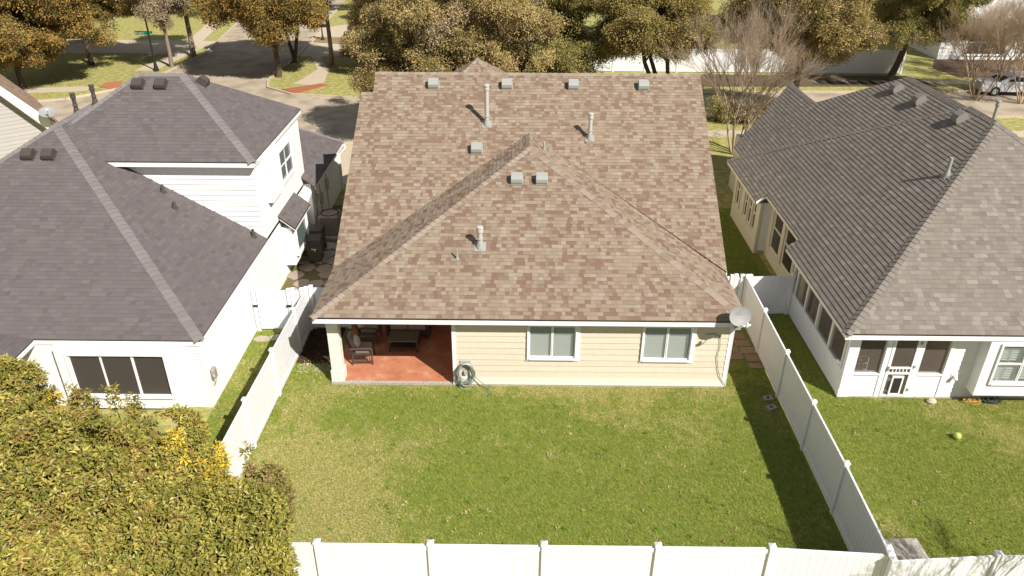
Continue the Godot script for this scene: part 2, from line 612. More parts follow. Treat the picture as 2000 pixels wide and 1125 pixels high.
func gate(label: String, a: Vector3, b: Vector3, h: float, m: Dictionary) -> void:
	var o := thing("fence_gate", label, "gate", a)
	var d := (b - a).normalized()
	var nn := d.cross(Vector3.UP)
	var w := a.distance_to(b)
	for k in 2:
		var p := Mb.new()
		p.cbox(Vector3(-0.063, 0, -0.063), Vector3(0.063, h + 0.06, 0.063), 0.008)
		var q := part("post", p, m.vinyl, o)
		q.position = d * (w * k)
		var hw := Mb.new()
		hw.obox(Vector3(-0.05, 1.0, 0.064) + (d * -0.05 if k == 1 else Vector3.ZERO), d * 0.16, Vector3.UP * 0.07, nn * 0.03)
		part("hinge" if k == 0 else "latch", hw, m.black, q)
	var n_ := int(round((w - 0.2) / 0.155))
	var r := Mb.new()
	for y in [0.08, h - 0.14]:
		r.obox(d * 0.09 + Vector3.UP * y - nn * 0.024, d * (w - 0.18), Vector3.UP * 0.14, nn * 0.048)
	for x in [0.09, w - 0.2]:
		r.obox(d * x + Vector3.UP * 0.225 - nn * 0.022, d * 0.11, Vector3.UP * (h - 0.37), nn * 0.044)
	part("gate_frame", r, m.vinyl, o)
	for j in n_:
		var q := Mb.new()
		q.obox(d * (0.2 + (w - 0.4) * j / n_ + 0.002) + Vector3.UP * 0.225 - nn * 0.01, d * ((w - 0.4) / n_ - 0.004), Vector3.UP * (h - 0.37), nn * 0.02)
		part("board", q, m.vinyl, o)

# ---------------------------------------------------------------- plants
func leaf_sprig(rng: RandomNumberGenerator, count: int, spread: float, len_: float, wid: float, flat := 0.0) -> ArrayMesh:
	var b := Mb.new()
	for i in count:
		var d := Vector3(rng.randf_range(-1, 1), rng.randf_range(-0.5, 1), rng.randf_range(-1, 1)).normalized()
		var o := d * spread * rng.randf_range(0.1, 1.0)
		var out := (d + Vector3(rng.randf_range(-1, 1), rng.randf_range(-1, 1), rng.randf_range(-1, 1)) * 0.7).normalized()
		out.y *= 1.0 - flat
		out = out.normalized()
		var side := out.cross(Vector3(rng.randf_range(-1, 1), 1.5, rng.randf_range(-1, 1))).normalized()
		var up := side.cross(out)
		var l := len_ * rng.randf_range(0.7, 1.2)
		var w := wid * rng.randf_range(0.8, 1.2) * 0.5
		var mid := o + out * l * 0.5
		var tip := o + out * l - up * l * 0.12
		b.tri(o, mid + side * w + up * w * 0.35, tip)
		b.tri(o, tip, mid - side * w + up * w * 0.35)
	return b.mesh()

func scatter(called: String, parent: Node3D, mesh: Mesh, m: Material, places: Array, tints: Array) -> MultiMeshInstance3D:
	var mm := MultiMesh.new()
	mm.transform_format = MultiMesh.TRANSFORM_3D
	mm.use_colors = true
	mm.mesh = mesh
	mm.instance_count = places.size()
	for i in places.size():
		mm.set_instance_transform(i, places[i])
		mm.set_instance_color(i, tints[i])
	var o := MultiMeshInstance3D.new()
	o.name = called
	o.multimesh = mm
	o.material_override = m
	parent.add_child(o, true)
	return o

func spin(rng: RandomNumberGenerator, k: float) -> Basis:
	return Basis.from_euler(Vector3(rng.randf_range(-0.7, 0.7), rng.randf() * TAU, rng.randf_range(-0.7, 0.7))).scaled(Vector3.ONE * k)

# lobes: [centre, radii, how many]
func crown(called: String, parent: Node3D, mesh: Mesh, m: Material, lobes: Array, palette: Array, rng: RandomNumberGenerator, k0: float, k1: float, inner := 0.5, gap := 0.33) -> MultiMeshInstance3D:
	var places := []
	var tints := []
	var gaps := FastNoiseLite.new()
	gaps.seed = rng.randi() % 1000
	gaps.frequency = gap
	gaps.fractal_octaves = 2
	for l in lobes:
		var lobe_tint := rng.randf_range(0.85, 1.15)
		for i in int(l[2]):
			var d := Vector3(rng.randfn(), rng.randfn(), rng.randfn()).normalized()
			var r := lerpf(inner, 1.05, pow(rng.randf(), 0.6))
			var at: Vector3 = l[0] + d * l[1] * r
			var turn := spin(rng, rng.randf_range(k0, k1))
			if gaps.get_noise_3dv(at) < -0.12 - 0.2 * rng.randf(): continue
			places.append(Transform3D(turn, at))
			var c: Color = palette[rng.randi() % palette.size()] * (lobe_tint * rng.randf_range(0.8, 1.2))
			c.a = 1
			tints.append(c)
	var o := scatter(called, parent, mesh, m, places, tints)
	o.set_meta("kind", "stuff")
	return o

func oak(label: String, at: Vector3, h: float, r: float, base: float, palette: Array, M: Dictionary, seed_: int, opts := {}) -> Node3D:
	var rng := RandomNumberGenerator.new()
	rng.seed = seed_
	var o := thing("tree", label, "tree", at, 0, opts.get("group", ""))
	var lean: Vector3 = opts.get("lean", Vector3.ZERO)
	var stems: int = opts.get("stems", 1)
	var lobes := []
	var mid := Vector3(lean.x, (h + base) * 0.5, lean.z)
	var vr := (h - base) * 0.5
	var dens: float = opts.get("density", 1.0)
	var count: int = opts.get("lobes", 18) * 2
	for i in count:
		var d := Vector3(rng.randfn(), rng.randfn() * 0.9, rng.randfn()).normalized()
		var s := rng.randf_range(0.16, 0.36)
		var c := mid + Vector3(d.x * r, d.y * vr, d.z * r) * rng.randf_range(0.45, 0.98)
		lobes.append([c, Vector3(r * s * rng.randf_range(0.9, 1.5), r * s * rng.randf_range(0.55, 0.9), r * s * rng.randf_range(0.9, 1.5)), dens * 250 * r * r * s * s])
	lobes.append([mid, Vector3(r * 0.62, vr * 0.62, r * 0.62), dens * 16 * r * r])
	var tr := Mb.new()
	for st in stems:
		var foot := Vector3(rng.randf_range(-0.15, 0.15), 0, rng.randf_range(-0.15, 0.15)) if stems > 1 else Vector3.ZERO
		var splay := Vector3(cos(TAU * st / stems + 0.4), 0, sin(TAU * st / stems + 0.4)) * (0.8 if stems > 1 else 0.0)
		var t0: float = opts.get("trunk", 0.2) * (0.7 if stems > 1 else 1.0)
		var fork := Vector3(lean.x * 0.6, base + 0.4, lean.z * 0.6) + splay
		tr.tube([foot, foot + (fork - foot) * 0.35 + Vector3(0.05, 0, 0.03), fork, mid + splay * 0.6], [t0 * 1.25, t0, t0 * 0.85, t0 * 0.4], 9)
		for i in int(14.0 / stems):
			var l: Array = lobes[(i * stems + st) % count]
			var p: Vector3 = fork + (mid - fork) * (0.06 * i)
			tr.tube([p, p.lerp(l[0], 0.5) + Vector3.UP * 0.25, l[0]], [t0 * 0.45, t0 * 0.3, t0 * 0.1], 6)
	part("trunk", tr, opts.get("bark", M.bark), o)
	crown("crown", o, opts.get("leaf", M.oak_leaf), M.foliage, lobes, palette, rng, 0.7, 1.25, 0.35)
	return o

func twigs(b: Mb, p: Vector3, d: Vector3, l: float, r: float, depth: int, rng: RandomNumberGenerator, spread: float, rise: float) -> void:
	var q := p + d * l * 0.5 + Vector3(rng.randf_range(-1, 1), 0, rng.randf_range(-1, 1)) * l * 0.06
	var e := q + (d + Vector3.UP * rise).normalized() * l * 0.5
	b.tube([p, q, e], [r, r * 0.85, r * 0.65], 3 if depth < 2 else 6, false)
	if depth == 0:
		return
	var n_ := 3 if depth > 2 else 5
	for i in n_:
		var k := Vector3(rng.randfn(), rng.randfn() * 0.6, rng.randfn()).normalized()
		var nd := (d + k * spread + Vector3.UP * rise).normalized()
		var s := e if i < 2 else p.lerp(e, rng.randf_range(0.4, 0.9))
		twigs(b, s, nd, l * rng.randf_range(0.62, 0.82), r * 0.6, depth - 1, rng, spread, rise)

func bare_tree(label: String, at: Vector3, stems: int, l: float, r: float, depth: int, m: Material, seed_: int, spread := 0.55, rise := 0.12, fan := 0.35, called := "bare_tree", lean := Vector3.ZERO) -> Node3D:
	var rng := RandomNumberGenerator.new()
	rng.seed = seed_
	var o := thing(called, label, "tree", at)
	for i in stems:
		var b := Mb.new()
		var a := TAU * i / stems + rng.randf() * 0.6
		var d := (Vector3(cos(a) * fan, 1, sin(a) * fan) + lean).normalized()
		twigs(b, Vector3(cos(a), 0, sin(a)) * 0.12 * minf(stems - 1, 2), d, l * rng.randf_range(0.85, 1.15), r, depth, rng, spread, rise)
		part("stem" if stems > 1 else "branches", b, m, o)
	return o

# ---------------------------------------------------------------- lawns of real tufts
func tuft_mesh(rng: RandomNumberGenerator, blades: int, h: float, spread: float) -> ArrayMesh:
	var b := Mb.new()
	for i in blades:
		var p := Vector3(rng.randf_range(-1, 1), 0, rng.randf_range(-1, 1)) * spread
		var a := rng.randf() * TAU
		var w := Vector3(cos(a), 0, sin(a)) * 0.0045
		var lean := Vector3(rng.randf_range(-1, 1), 0, rng.randf_range(-1, 1)) * h * 0.9
		var k := h * rng.randf_range(0.5, 1.0)
		b.tri(p - w, p + w, p + lean + Vector3.UP * k)
	return b.mesh()

func grass_field(called: String, label: String, area: Rect2, step: float, tone: FastNoiseLite, fine: FastNoiseLite, dry: Array, skip: Array, M: Dictionary, seed_: int, tall := 1.0) -> void:
	var rng := RandomNumberGenerator.new()
	rng.seed = seed_
	var places := []
	var tints := []
	var greens := [Color(0.235, 0.30, 0.042), Color(0.295, 0.35, 0.058), Color(0.175, 0.245, 0.034), Color(0.36, 0.385, 0.095)]
	var straws := [Color(0.54, 0.45, 0.19), Color(0.49, 0.41, 0.16), Color(0.58, 0.48, 0.23), Color(0.44, 0.385, 0.12)]
	var z := area.position.y
	while z < area.end.y:
		var x := area.position.x
		while x < area.end.x:
			var p := Vector2(x + rng.randf_range(-0.6, 0.6) * step, z + rng.randf_range(-0.6, 0.6) * step)
			x += step
			var out := false
			for s in skip:
				if s.has_point(p):
					out = true
					break
			if out: continue
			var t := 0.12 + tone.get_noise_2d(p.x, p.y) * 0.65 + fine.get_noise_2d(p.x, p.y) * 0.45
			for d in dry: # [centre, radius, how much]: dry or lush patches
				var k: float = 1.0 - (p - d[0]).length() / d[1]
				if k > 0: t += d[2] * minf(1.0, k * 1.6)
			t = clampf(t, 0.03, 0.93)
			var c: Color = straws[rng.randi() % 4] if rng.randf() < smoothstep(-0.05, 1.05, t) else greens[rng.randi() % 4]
			c = c * rng.randf_range(0.75, 1.22)
			c.a = 1
			var s_ := rng.randf_range(0.7, 1.3) * (1.7 if rng.randf() < 0.06 else 1.0) * tall * (1.15 - 0.45 * t)
			places.append(Transform3D(Basis(Vector3.UP, rng.randf() * TAU).scaled(Vector3(1.0, s_, 1.0)), Vector3(p.x, 0.0, p.y)))
			tints.append(c)
		z += step
	var o := scatter(numbered(called), self, M.tuft, M.blade, places, tints)
	tag(o, label, "grass", "", "stuff")

# ---------------------------------------------------------------- small roof things
func slope(n_: Vector3) -> Basis: # x level, y the slope's normal, z down the slope
	var x := Vector3.UP.cross(n_).normalized()
	return Basis(x, n_, x.cross(n_))

func roof_vent(house: Node3D, at: Vector3, nn: Vector3, m: Material, k := 1.0) -> void:
	var b := Mb.new()
	b.box(Vector3(-0.215, 0, -0.23) * k, Vector3(0.215, 0.018 / k, 0.215) * k)
	var w := 0.19 * k
	var prof := [Vector2(-0.2, 0.0), Vector2(-0.19, 0.18), Vector2(-0.14, 0.25), Vector2(0.06, 0.25), Vector2(0.16, 0.20), Vector2(0.2, 0.10), Vector2(0.2, 0.03)]
	for i in prof.size() - 1:
		var p: Vector2 = prof[i] * k
		var q: Vector2 = prof[i + 1] * k
		b.quad(Vector3(-w, p.y, p.x), Vector3(-w, q.y, q.x), Vector3(w, q.y, q.x), Vector3(w, p.y, p.x))
	for s in [-1.0, 1.0]:
		for i in range(1, prof.size() - 1):
			var p0: Vector2 = prof[0] * k
			var p1: Vector2 = prof[i] * k
			var p2: Vector2 = prof[i + 1] * k
			if s < 0: b.tri(Vector3(-w, p0.y, p0.x), Vector3(-w, p2.y, p2.x), Vector3(-w, p1.y, p1.x))
			else: b.tri(Vector3(w, p0.y, p0.x), Vector3(w, p1.y, p1.x), Vector3(w, p2.y, p2.x))
	var o := part("roof_vent", b, m, house)
	o.transform = Transform3D(slope(nn), at + nn * 0.012 - house.position)

func vent_pipe(house: Node3D, at: Vector3, nn: Vector3, h: float, r: float, m: Material, flash: Material, cap := true) -> void:
	var b := Mb.new()
	b.lathe(Vector3.ZERO, [Vector2(r, -0.1), Vector2(r, h)], 14)
	if not cap:
		b.lathe(Vector3.ZERO, [Vector2(r, h), Vector2(0.001, h)], 14)
	var o := part("vent_pipe", b, m, house)
	o.position = at - house.position
	var f := Mb.new()
	f.lathe(Vector3.ZERO, [Vector2(r * 1.9, -0.02), Vector2(r * 1.15, 0.2), Vector2(r * 1.02, 0.22)], 14)
	part("flashing", f, flash, o)
	var g := Mb.new()
	g.box(Vector3(-r * 2.3, 0, -r * 2.3), Vector3(r * 2.3, 0.014, r * 2.3))
	var fl := part("flange", g, flash, o)
	fl.transform = Transform3D(slope(nn), nn * 0.014)
	if cap:
		var c := Mb.new()
		c.lathe(Vector3.ZERO, [Vector2(r * 1.05, h - 0.16), Vector2(r * 1.35, h - 0.14), Vector2(r * 1.35, h - 0.06), Vector2(r * 1.1, h - 0.05), Vector2(r * 1.1, h - 0.02), Vector2(r * 1.45, h), Vector2(r * 1.3, h + 0.05), Vector2(0.001, h + 0.07)], 14)
		part("cap", c, m, o)
		c = Mb.new()
		c.lathe(Vector3.ZERO, [Vector2(r * 1.02, 0.3), Vector2(r * 1.4, 0.3), Vector2(r * 1.02, 0.36)], 14)
		part("storm_collar", c, flash, o)

func fascia(b: Mb, a: Vector3, e: Vector3, h: float, out: Vector3, t := 0.03) -> void: # board hanging down from the line a-e
	b.slab([a, a + Vector3.DOWN * h, e + Vector3.DOWN * h, e] if (a - e).cross(Vector3.UP).dot(out) < 0 else [e, e + Vector3.DOWN * h, a + Vector3.DOWN * h, a], -out * t)

# ---------------------------------------------------------------- materials
var M := {}
func make_materials() -> void:
	var fineg := grain(0.05, 0.75, 1.15)
	var soft := grain(0.01, 0.975, 1.015, 5, 7)
	M.grit = grain(0.09, 0.72, 1.2, 3, 5)
	M.vinyl = mat(L(0.73, 0.725, 0.725), 0.35, soft, 0.6)
	M.white = mat(L(0.80, 0.79, 0.77), 0.5, soft, 0.7)
	M.stucco = mat(L(0.82, 0.81, 0.79), 0.8, soft, 0.5)
	M.cream = mat(L(0.74, 0.70, 0.60), 0.55, soft, 0.7)
	M.tan = [mat(L(0.65, 0.57, 0.445), 0.6, soft, 0.8), mat(L(0.635, 0.555, 0.43), 0.6, soft, 0.8), mat(L(0.665, 0.585, 0.455), 0.6, soft, 0.8)]
	M.white_plank = [mat(L(0.79, 0.78, 0.76), 0.55, soft, 0.8), mat(L(0.77, 0.76, 0.745), 0.55, soft, 0.8)]
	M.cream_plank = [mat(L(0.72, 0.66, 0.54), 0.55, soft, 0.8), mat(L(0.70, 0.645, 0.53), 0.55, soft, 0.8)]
	M.grey_plank = [mat(L(0.40, 0.37, 0.345), 0.7, soft, 0.8), mat(L(0.38, 0.355, 0.33), 0.7, soft, 0.8)]
	M.black = mat(L(0.02, 0.02, 0.022), 0.5)
	M.dark = mat(L(0.03, 0.028, 0.026), 0.9)
	M.concrete = mat(L(0.42, 0.38, 0.32), 0.9, fineg, 0.4)
	M.walk = mat(L(0.52, 0.43, 0.32), 0.9, fineg, 0.3)
	M.road = mat(L(0.39, 0.32, 0.235), 0.9, grain(0.015, 0.8, 1.12, 5, 11), 0.06)
	M.galv = mat(L(0.30, 0.30, 0.275), 0.55, soft, 1.5)
	M.galv.metallic = 0.0
	M.duct = mat(L(0.43, 0.41, 0.36), 0.55, soft, 1.5)
	M.darkvent = mat(L(0.07, 0.058, 0.052), 0.6, soft, 1.0)
	M.glass = StandardMaterial3D.new()
	M.glass.transparency = BaseMaterial3D.TRANSPARENCY_ALPHA
	M.glass.albedo_color = Color(0.75, 0.8, 0.8, 0.12)
	M.glass.roughness = 0.03
	M.screen = StandardMaterial3D.new()
	M.screen.transparency = BaseMaterial3D.TRANSPARENCY_ALPHA
	M.screen.albedo_color = Color(L(0.17, 0.135, 0.105), 0.3)
	M.screen.roughness = 0.8
	M.screen_dark = StandardMaterial3D.new()
	M.screen_dark.transparency = BaseMaterial3D.TRANSPARENCY_ALPHA
	M.screen_dark.albedo_color = Color(L(0.17, 0.135, 0.105), 0.3)
	M.screen_dark.roughness = 0.7
	M.blind = mat(L(0.35, 0.36, 0.31), 0.6)
	M.roofvent = mat(L(0.23, 0.20, 0.18), 0.7, soft, 1.5)
	M.bark = mat(L(0.10, 0.075, 0.055), 0.95, fineg, 1.5)
	M.palebark = mat(L(0.25, 0.20, 0.15), 0.95, fineg, 1.5)
	M.twig = mat(L(0.40, 0.30, 0.205), 0.9, fineg, 2.0)
	M.palegrey = mat(L(0.45, 0.41, 0.34), 0.8, fineg, 2.0)
	M.wicker = mat(L(0.085, 0.06, 0.045), 0.6, fineg, 3.0)
	M.cushion = mat(L(0.66, 0.62, 0.57), 0.95, soft, 3.0)
	M.grey_cushion = mat(L(0.33, 0.27, 0.22), 0.95, soft, 3.0)
	M.mulch = mat(L(0.055, 0.034, 0.022), 1.0, fineg, 1.5)
	M.thatch = mat(L(0.20, 0.215, 0.045), 1.0, grain(0.06, 0.6, 1.25), 1.2)
	M.path_soil = mat(L(0.15, 0.125, 0.055), 1.0, grain(0.06, 0.6, 1.25), 1.0)
	M.soil = mat(L(0.27, 0.19, 0.10), 1.0, fineg, 0.8)
	M.blade = mat(Color.WHITE, 0.6, null, 1, true)
	dull(M.blade)
	M.blade.backlight_enabled = true
	M.blade.backlight = Color(0.16, 0.18, 0.04)
	M.foliage = mat(Color.WHITE, 0.5, null, 1, true)
	dull(M.foliage)
	M.foliage.backlight_enabled = true
	M.foliage.backlight = Color(0.20, 0.17, 0.05)
	M.gloss_leaf = mat(Color.WHITE, 0.42, null, 1, true)
	M.gloss_leaf.metallic_specular = 0.38
	M.gloss_leaf.backlight_enabled = true
	M.gloss_leaf.backlight = Color(0.16, 0.15, 0.03)
	var rng := RandomNumberGenerator.new()
	rng.seed = 21
	M.tuft = tuft_mesh(rng, 9, 0.055, 0.035)
	M.oak_leaf = leaf_sprig(rng, 22, 0.27, 0.135, 0.072)
	M.fine_leaf = leaf_sprig(rng, 22, 0.30, 0.12, 0.055)
	M.big_leaf = leaf_sprig(rng, 9, 0.07, 0.135, 0.058, 0.2)

# patio slab colour: stained red concrete with worn patches
func patio_texture() -> Texture2D:
	var f := FastNoiseLite.new()
	f.seed = 4; f.frequency = 0.012; f.fractal_octaves = 5
	var im := Image.create(512, 512, false, Image.FORMAT_RGB8)
	for y in 512:
		for x in 512:
			var k := f.get_noise_2d(x, y)
			var c := Color(0.46, 0.18, 0.10).lerp(Color(0.50, 0.27, 0.175), smoothstep(0.12, 0.6, k))
			c = c.lerp(Color(0.41, 0.145, 0.08), smoothstep(0.05, 0.4, -k))
			var g := 0.96 + 0.08 * f.get_noise_2d(x * 9.0, y * 9.0)
			im.set_pixel(x, y, Color(c.r * g, c.g * g, c.b * g).linear_to_srgb())
	return ImageTexture.create_from_image(im)

func ground_texture() -> Texture2D:
	var f := FastNoiseLite.new()
	f.seed = 9; f.frequency = 0.012; f.fractal_octaves = 6; f.fractal_gain = 0.65
	var a := f.get_seamless_image(1024, 1024)
	a.convert(Image.FORMAT_RGB8)
	for y in 1024:
		for x in 1024:
			var k := a.get_pixel(x, y).r
			var c := Color(0.24, 0.235, 0.06).lerp(Color(0.37, 0.32, 0.13), smoothstep(0.3, 0.72, k))
			a.set_pixel(x, y, c.linear_to_srgb())
	return ImageTexture.create_from_image(a)

# ---------------------------------------------------------------- the tan house in the middle
func main_house() -> void:
	var rng := RandomNumberGenerator.new()
	rng.seed = 31
	var H := thing("tan_house", "tan lap-sided house with blended brown shingle hip roof and covered red patio", "house", Vector3(0.4, 0, -19.64))
	var E := 2.71
	var xl := -6.03
	var xr := 6.82
	var zf := -19.23
	var zb := -22.3
	var A := Vector3(0.42, 5.72, -25.85)
	var B := Vector3(0.42, 5.72, -27.4)
	var X := Vector3.RIGHT
	var W := Mb.new()
	var ops := [[2.29, 3.81, 1.05, 2.30], [5.77, 7.31, 1.02, 2.30]]
	holed(W, Vector3(-1.95, 0.08, -19.64), X, 8.5, 2.44, 0.12, [[2.29, 3.81, 0.97, 2.22], [5.77, 7.31, 0.94, 2.22]])
	var wall := part("rear_wall", W, M.tan[0], H, true)
	planks(wall, Vector3(-1.83, 0, -19.64), X, 8.27, 0.37, 2.51, 0.214, [[2.17, 3.69, 1.05, 2.30], [5.65, 7.19, 1.02, 2.30]], M.tan, rng, 0.022)
	var s := Mb.new()
	for k in [[-1.83, 0.9], [0.905, 2.05], [2.96, 3.46]]:
		pass
	for k in [[-1.83, 0.45], [0.453, 3.1], [3.103, 6.44]]:
		s = Mb.new()
		s.box(Vector3(k[0], 0.08, -19.64), Vector3(k[1], 0.368, -19.618))
		part("skirt_board", s, M.cream, H, true)
	for x in [-1.95, 6.44]:
		s = Mb.new()
		s.box(Vector3(x, 0.06, -19.66), Vector3(x + 0.118, 2.51, -19.612))
		part("corner_board", s, M.white, H, true)
	s = Mb.new()
	s.box(Vector3(6.551, 0.06, -19.75), Vector3(6.578, 2.51, -19.612))
	part("corner_board", s, M.white, H, true)
	s = Mb.new()
	s.box(Vector3(-1.93, 0, -19.9), Vector3(6.53, 0.078, -19.63))
	part("foundation", s, M.concrete, H, true)
	for k in 2:
		var o: Array = ops[k]
		var w := window(H, Vector3(-1.95 + o[0], o[2], -19.62), X, o[1] - o[0], o[3] - o[2], M.white, M.glass, {"cols": 2, "blind": 24, "blind_mat": M.blind, "frame": 0.055})
		s = Mb.new()
		s.box(Vector3(-1.95 + o[1] - 0.005, o[2] - 0.02, -19.64), Vector3(-1.95 + o[1] + 0.085, o[3], -19.60))
		s.box(Vector3(-1.95 + o[0] - 0.03, o[2] - 0.05, -19.64), Vector3(-1.95 + o[1] + 0.085, o[2] - 0.021, -19.59))
		part("casing", s, M.white, w)
	# side and patio walls
	s = Mb.new()
	s.obox(Vector3(6.43, 0, -19.77), Vector3.FORWARD * 17.7, Vector3.UP * 2.5, X * 0.12)
	var rw := part("side_wall", s, M.tan[1], H, true)
	planks(rw, Vector3(6.55, 0, -19.76), Vector3.FORWARD, 17.6, 0.15, 2.5, 0.214, [], M.tan, rng, 0.014, true, false)
	s = Mb.new()
	s.obox(Vector3(-5.75, 0, -37.5), Vector3.BACK * 14.37, Vector3.UP * 2.5, X * -0.12)
	part("side_wall", s, M.tan[1], H, true)
	s = Mb.new()
	s.obox(Vector3(-1.83, 0.08, -23.13), Vector3.BACK * 3.48, Vector3.UP * 2.43, X * -0.12)
	part("patio_wall", s, M.tan[2], H, true)
	s = Mb.new()
	s.obox(Vector3(-5.75, 0.08, -23.25), X * 3.92, Vector3.UP * 2.43, Vector3.BACK * 0.12)
	var bw := part("patio_wall", s, M.tan[0], H, true)
	planks(bw, Vector3(-5.75, 0, -23.13), X, 2.55, 0.2, 2.5, 0.214, [], M.tan, rng, 0.014, true, false)
	s = Mb.new() # back door onto the patio
	s.box(Vector3(-3.12, 0.1, -23.13), Vector3(-3.02, 2.2, -23.07)); s.box(Vector3(-2.16, 0.1, -23.13), Vector3(-2.06, 2.2, -23.07)); s.box(Vector3(-3.12, 2.2, -23.13), Vector3(-2.06, 2.3, -23.07))
	s.box(Vector3(-3.02, 0.1, -23.12), Vector3(-2.16, 0.55, -23.09)); s.box(Vector3(-3.02, 2.0, -23.12), Vector3(-2.16, 2.2, -23.09))
	s.box(Vector3(-3.02, 0.55, -23.12), Vector3(-2.9, 2.0, -23.09)); s.box(Vector3(-2.28, 0.55, -23.12), Vector3(-2.16, 2.0, -23.09))
	var bd := part("back_door", s, M.white, H, true)
	s = Mb.new()
	s.box(Vector3(-2.9, 0.55, -23.125), Vector3(-2.28, 2.0, -23.105))
	part("pane", s, M.dark, bd)
	# porch column
	s = Mb.new()
	s.cbox(Vector3(-5.78, 0.45, -20.09), Vector3(-5.43, 2.505, -19.76), 0.012)
	var col := part("porch_column", s, M.cream, H, true)
	s = Mb.new()
	s.cbox(Vector3(-5.815, 0.02, -20.125), Vector3(-5.395, 0.45, -19.725), 0.02)
	part("plinth", s, M.cream, col)
	s = Mb.new()
	s.box(Vector3(-5.98, 2.505, -37.6), Vector3(6.79, 2.53, -19.265))
	part("soffit", s, M.white, H, true)
	# fascias and rakes
	s = Mb.new()
	fascia(s, Vector3(xl + 0.02, E - 0.012, zf), Vector3(xr, E - 0.012, zf), 0.19, Vector3.BACK)
	part("fascia", s, M.white, H, true)
	s = Mb.new()
	fascia(s, Vector3(xl + 0.02, E - 0.012, zb), Vector3(xl + 0.02, E - 0.012, zf - 0.03), 0.19, Vector3.LEFT)
	part("fascia", s, M.white, H, true)
	s = Mb.new()
	fascia(s, Vector3(xr, E - 0.012, zf - 0.03), Vector3(xr, E - 0.012, zb), 0.19, X)
	part("fascia", s, M.white, H, true)
	for k in [[-5.9, -0.03, 6.70, -29.1], [6.9, 0.03, 7.25, -30.03]]:
		s = Mb.new()
		s.slab([Vector3(k[0], E - 0.02, zb), Vector3(k[0], E - 0.2, zb), Vector3(k[0], k[2] - 0.2, k[3]), Vector3(k[0], k[2] - 0.02, k[3])] if k[1] > 0 else [Vector3(k[0], k[2] - 0.02, k[3]), Vector3(k[0], k[2] - 0.2, k[3]), Vector3(k[0], E - 0.2, zb), Vector3(k[0], E - 0.02, zb)], X * -k[1])
		part("rake_board", s, M.white, H, true)
	for x in [-5.75, 6.55]: # gable ends
		s = Mb.new()
		s.slab([Vector3(x, 2.5, zb), Vector3(x, 2.5, -37.6), Vector3(x, 7.1, -30.03)] if x > 0 else [Vector3(x, 2.5, -37.6), Vector3(x, 2.5, zb), Vector3(x, 6.45, -29.05), Vector3(x, 6.45, -31.0)], X * (-0.1 if x > 0 else 0.1))
		part("gable_wall", s, M.tan[1], H, true)
	# roof
	var faces := [
		[Vector3(xl, E, zf), Vector3(xr, E, zf), A],
		[Vector3(xl, E, zb), Vector3(xl, E, zf), A, B],
		[Vector3(xr, E, zf), Vector3(xr, E, zb), B, A],
		[Vector3(xl, E, zb), B, Vector3(6.9, E, zb), Vector3(7.03, 7.27, -30.03), Vector3(-5.52, 7.27, -30.03), Vector3(-5.52, 6.722, -29.1), Vector3(-5.97, 6.722, -29.1)],
	]
	var deck := Mb.new()
	for f in faces:
		deck.slab(f, Vector3.DOWN * 0.05)
	deck.slab([Vector3(7.03, 7.27, -30.03), Vector3(7.0, 2.71, -37.75), Vector3(-5.52, 2.71, -37.75), Vector3(-5.52, 7.27, -30.03)], Vector3.DOWN * 0.05)
	deck.slab([Vector3(-5.52, 6.722, -29.1), Vector3(-5.52, 2.71, -35.9), Vector3(-5.97, 2.71, -35.9), Vector3(-5.97, 6.722, -29.1)], Vector3.DOWN * 0.05)
	var pal := [Color(0.318, 0.255, 0.2), Color(0.292, 0.227, 0.168), Color(0.272, 0.208, 0.153), Color(0.25, 0.188, 0.139), Color(0.226, 0.157, 0.116), Color(0.2, 0.131, 0.097)]
	var roof := part("roof", deck, mat(L(0.22, 0.15, 0.11), 0.95, M.grit, 2.0), H, true)
	var tabs := []
	for f in faces:
		shingle_face(f, 0.143, 0.09, 0.24, 0.003, 0.017, [0.08, 0.26, 0.24, 0.12, 0.13, 0.17], rng, tabs, [4, 5])
	# the pyramid over the front entry, seen beyond the ridge
	var tip := Vector3(-1.87, 6.52, -36.0)
	var q := []
	for d in [Vector2(-1, 1), Vector2(1, 1), Vector2(1, -1), Vector2(-1, -1)]:
		q.append(tip + Vector3(d.x * 2.6, -1.95, d.y * 2.6))
	var er := Mb.new()
	for i in 4:
		er.slab([q[i], q[(i + 1) % 4], tip], Vector3.DOWN * 0.05)
		if i != 2: shingle_face([q[i], q[(i + 1) % 4], tip], 0.143, 0.09, 0.24, 0.003, 0.017, [0.08, 0.26, 0.24, 0.12, 0.13, 0.17], rng, tabs, [4, 5])
	var entry := part("entry_roof", er, roof.material_override, H, true)
	s = Mb.new()
	s.box(Vector3(-4.1, 0, -38.3), Vector3(0.4, 4.6, -33.8))
	part("entry_wall", s, M.tan[1], H, true)
	lay_shingles(roof, tabs, pal, M.grit)
	var n0 := normal_of(faces[0])
	var n1 := normal_of(faces[1])
	var n2 := normal_of(faces[2])
	var nm := Vector3(0, 1, 0.59).normalized()
	var cm := []
	for c in [pal[0], pal[1], Color(0.25, 0.19, 0.145)]: cm.append(mat((c as Color).linear_to_srgb(), 0.92, M.grit, 2.5))
	caps(roof, Vector3(xl, E, zf), A, n0, n1, 0.15, 0.2, 0.009, cm, rng)
	caps(roof, Vector3(xr, E, zf), A, n0, n2, 0.15, 0.2, 0.009, cm, rng)
	caps(roof, A, B, n1, n2, 0.15, 0.2, 0.009, cm, rng)
	caps(roof, Vector3(7.03, 7.27, -30.03), Vector3(-5.52, 7.27, -30.03), nm, Vector3(0, 1, -0.59).normalized(), 0.15, 0.21, 0.009, cm, rng)
	caps(roof, Vector3(-5.97, 6.722, -29.1), Vector3(-5.53, 6.722, -29.1), nm, Vector3(0, 1, -0.59).normalized(), 0.15, 0.21, 0.009, cm, rng)
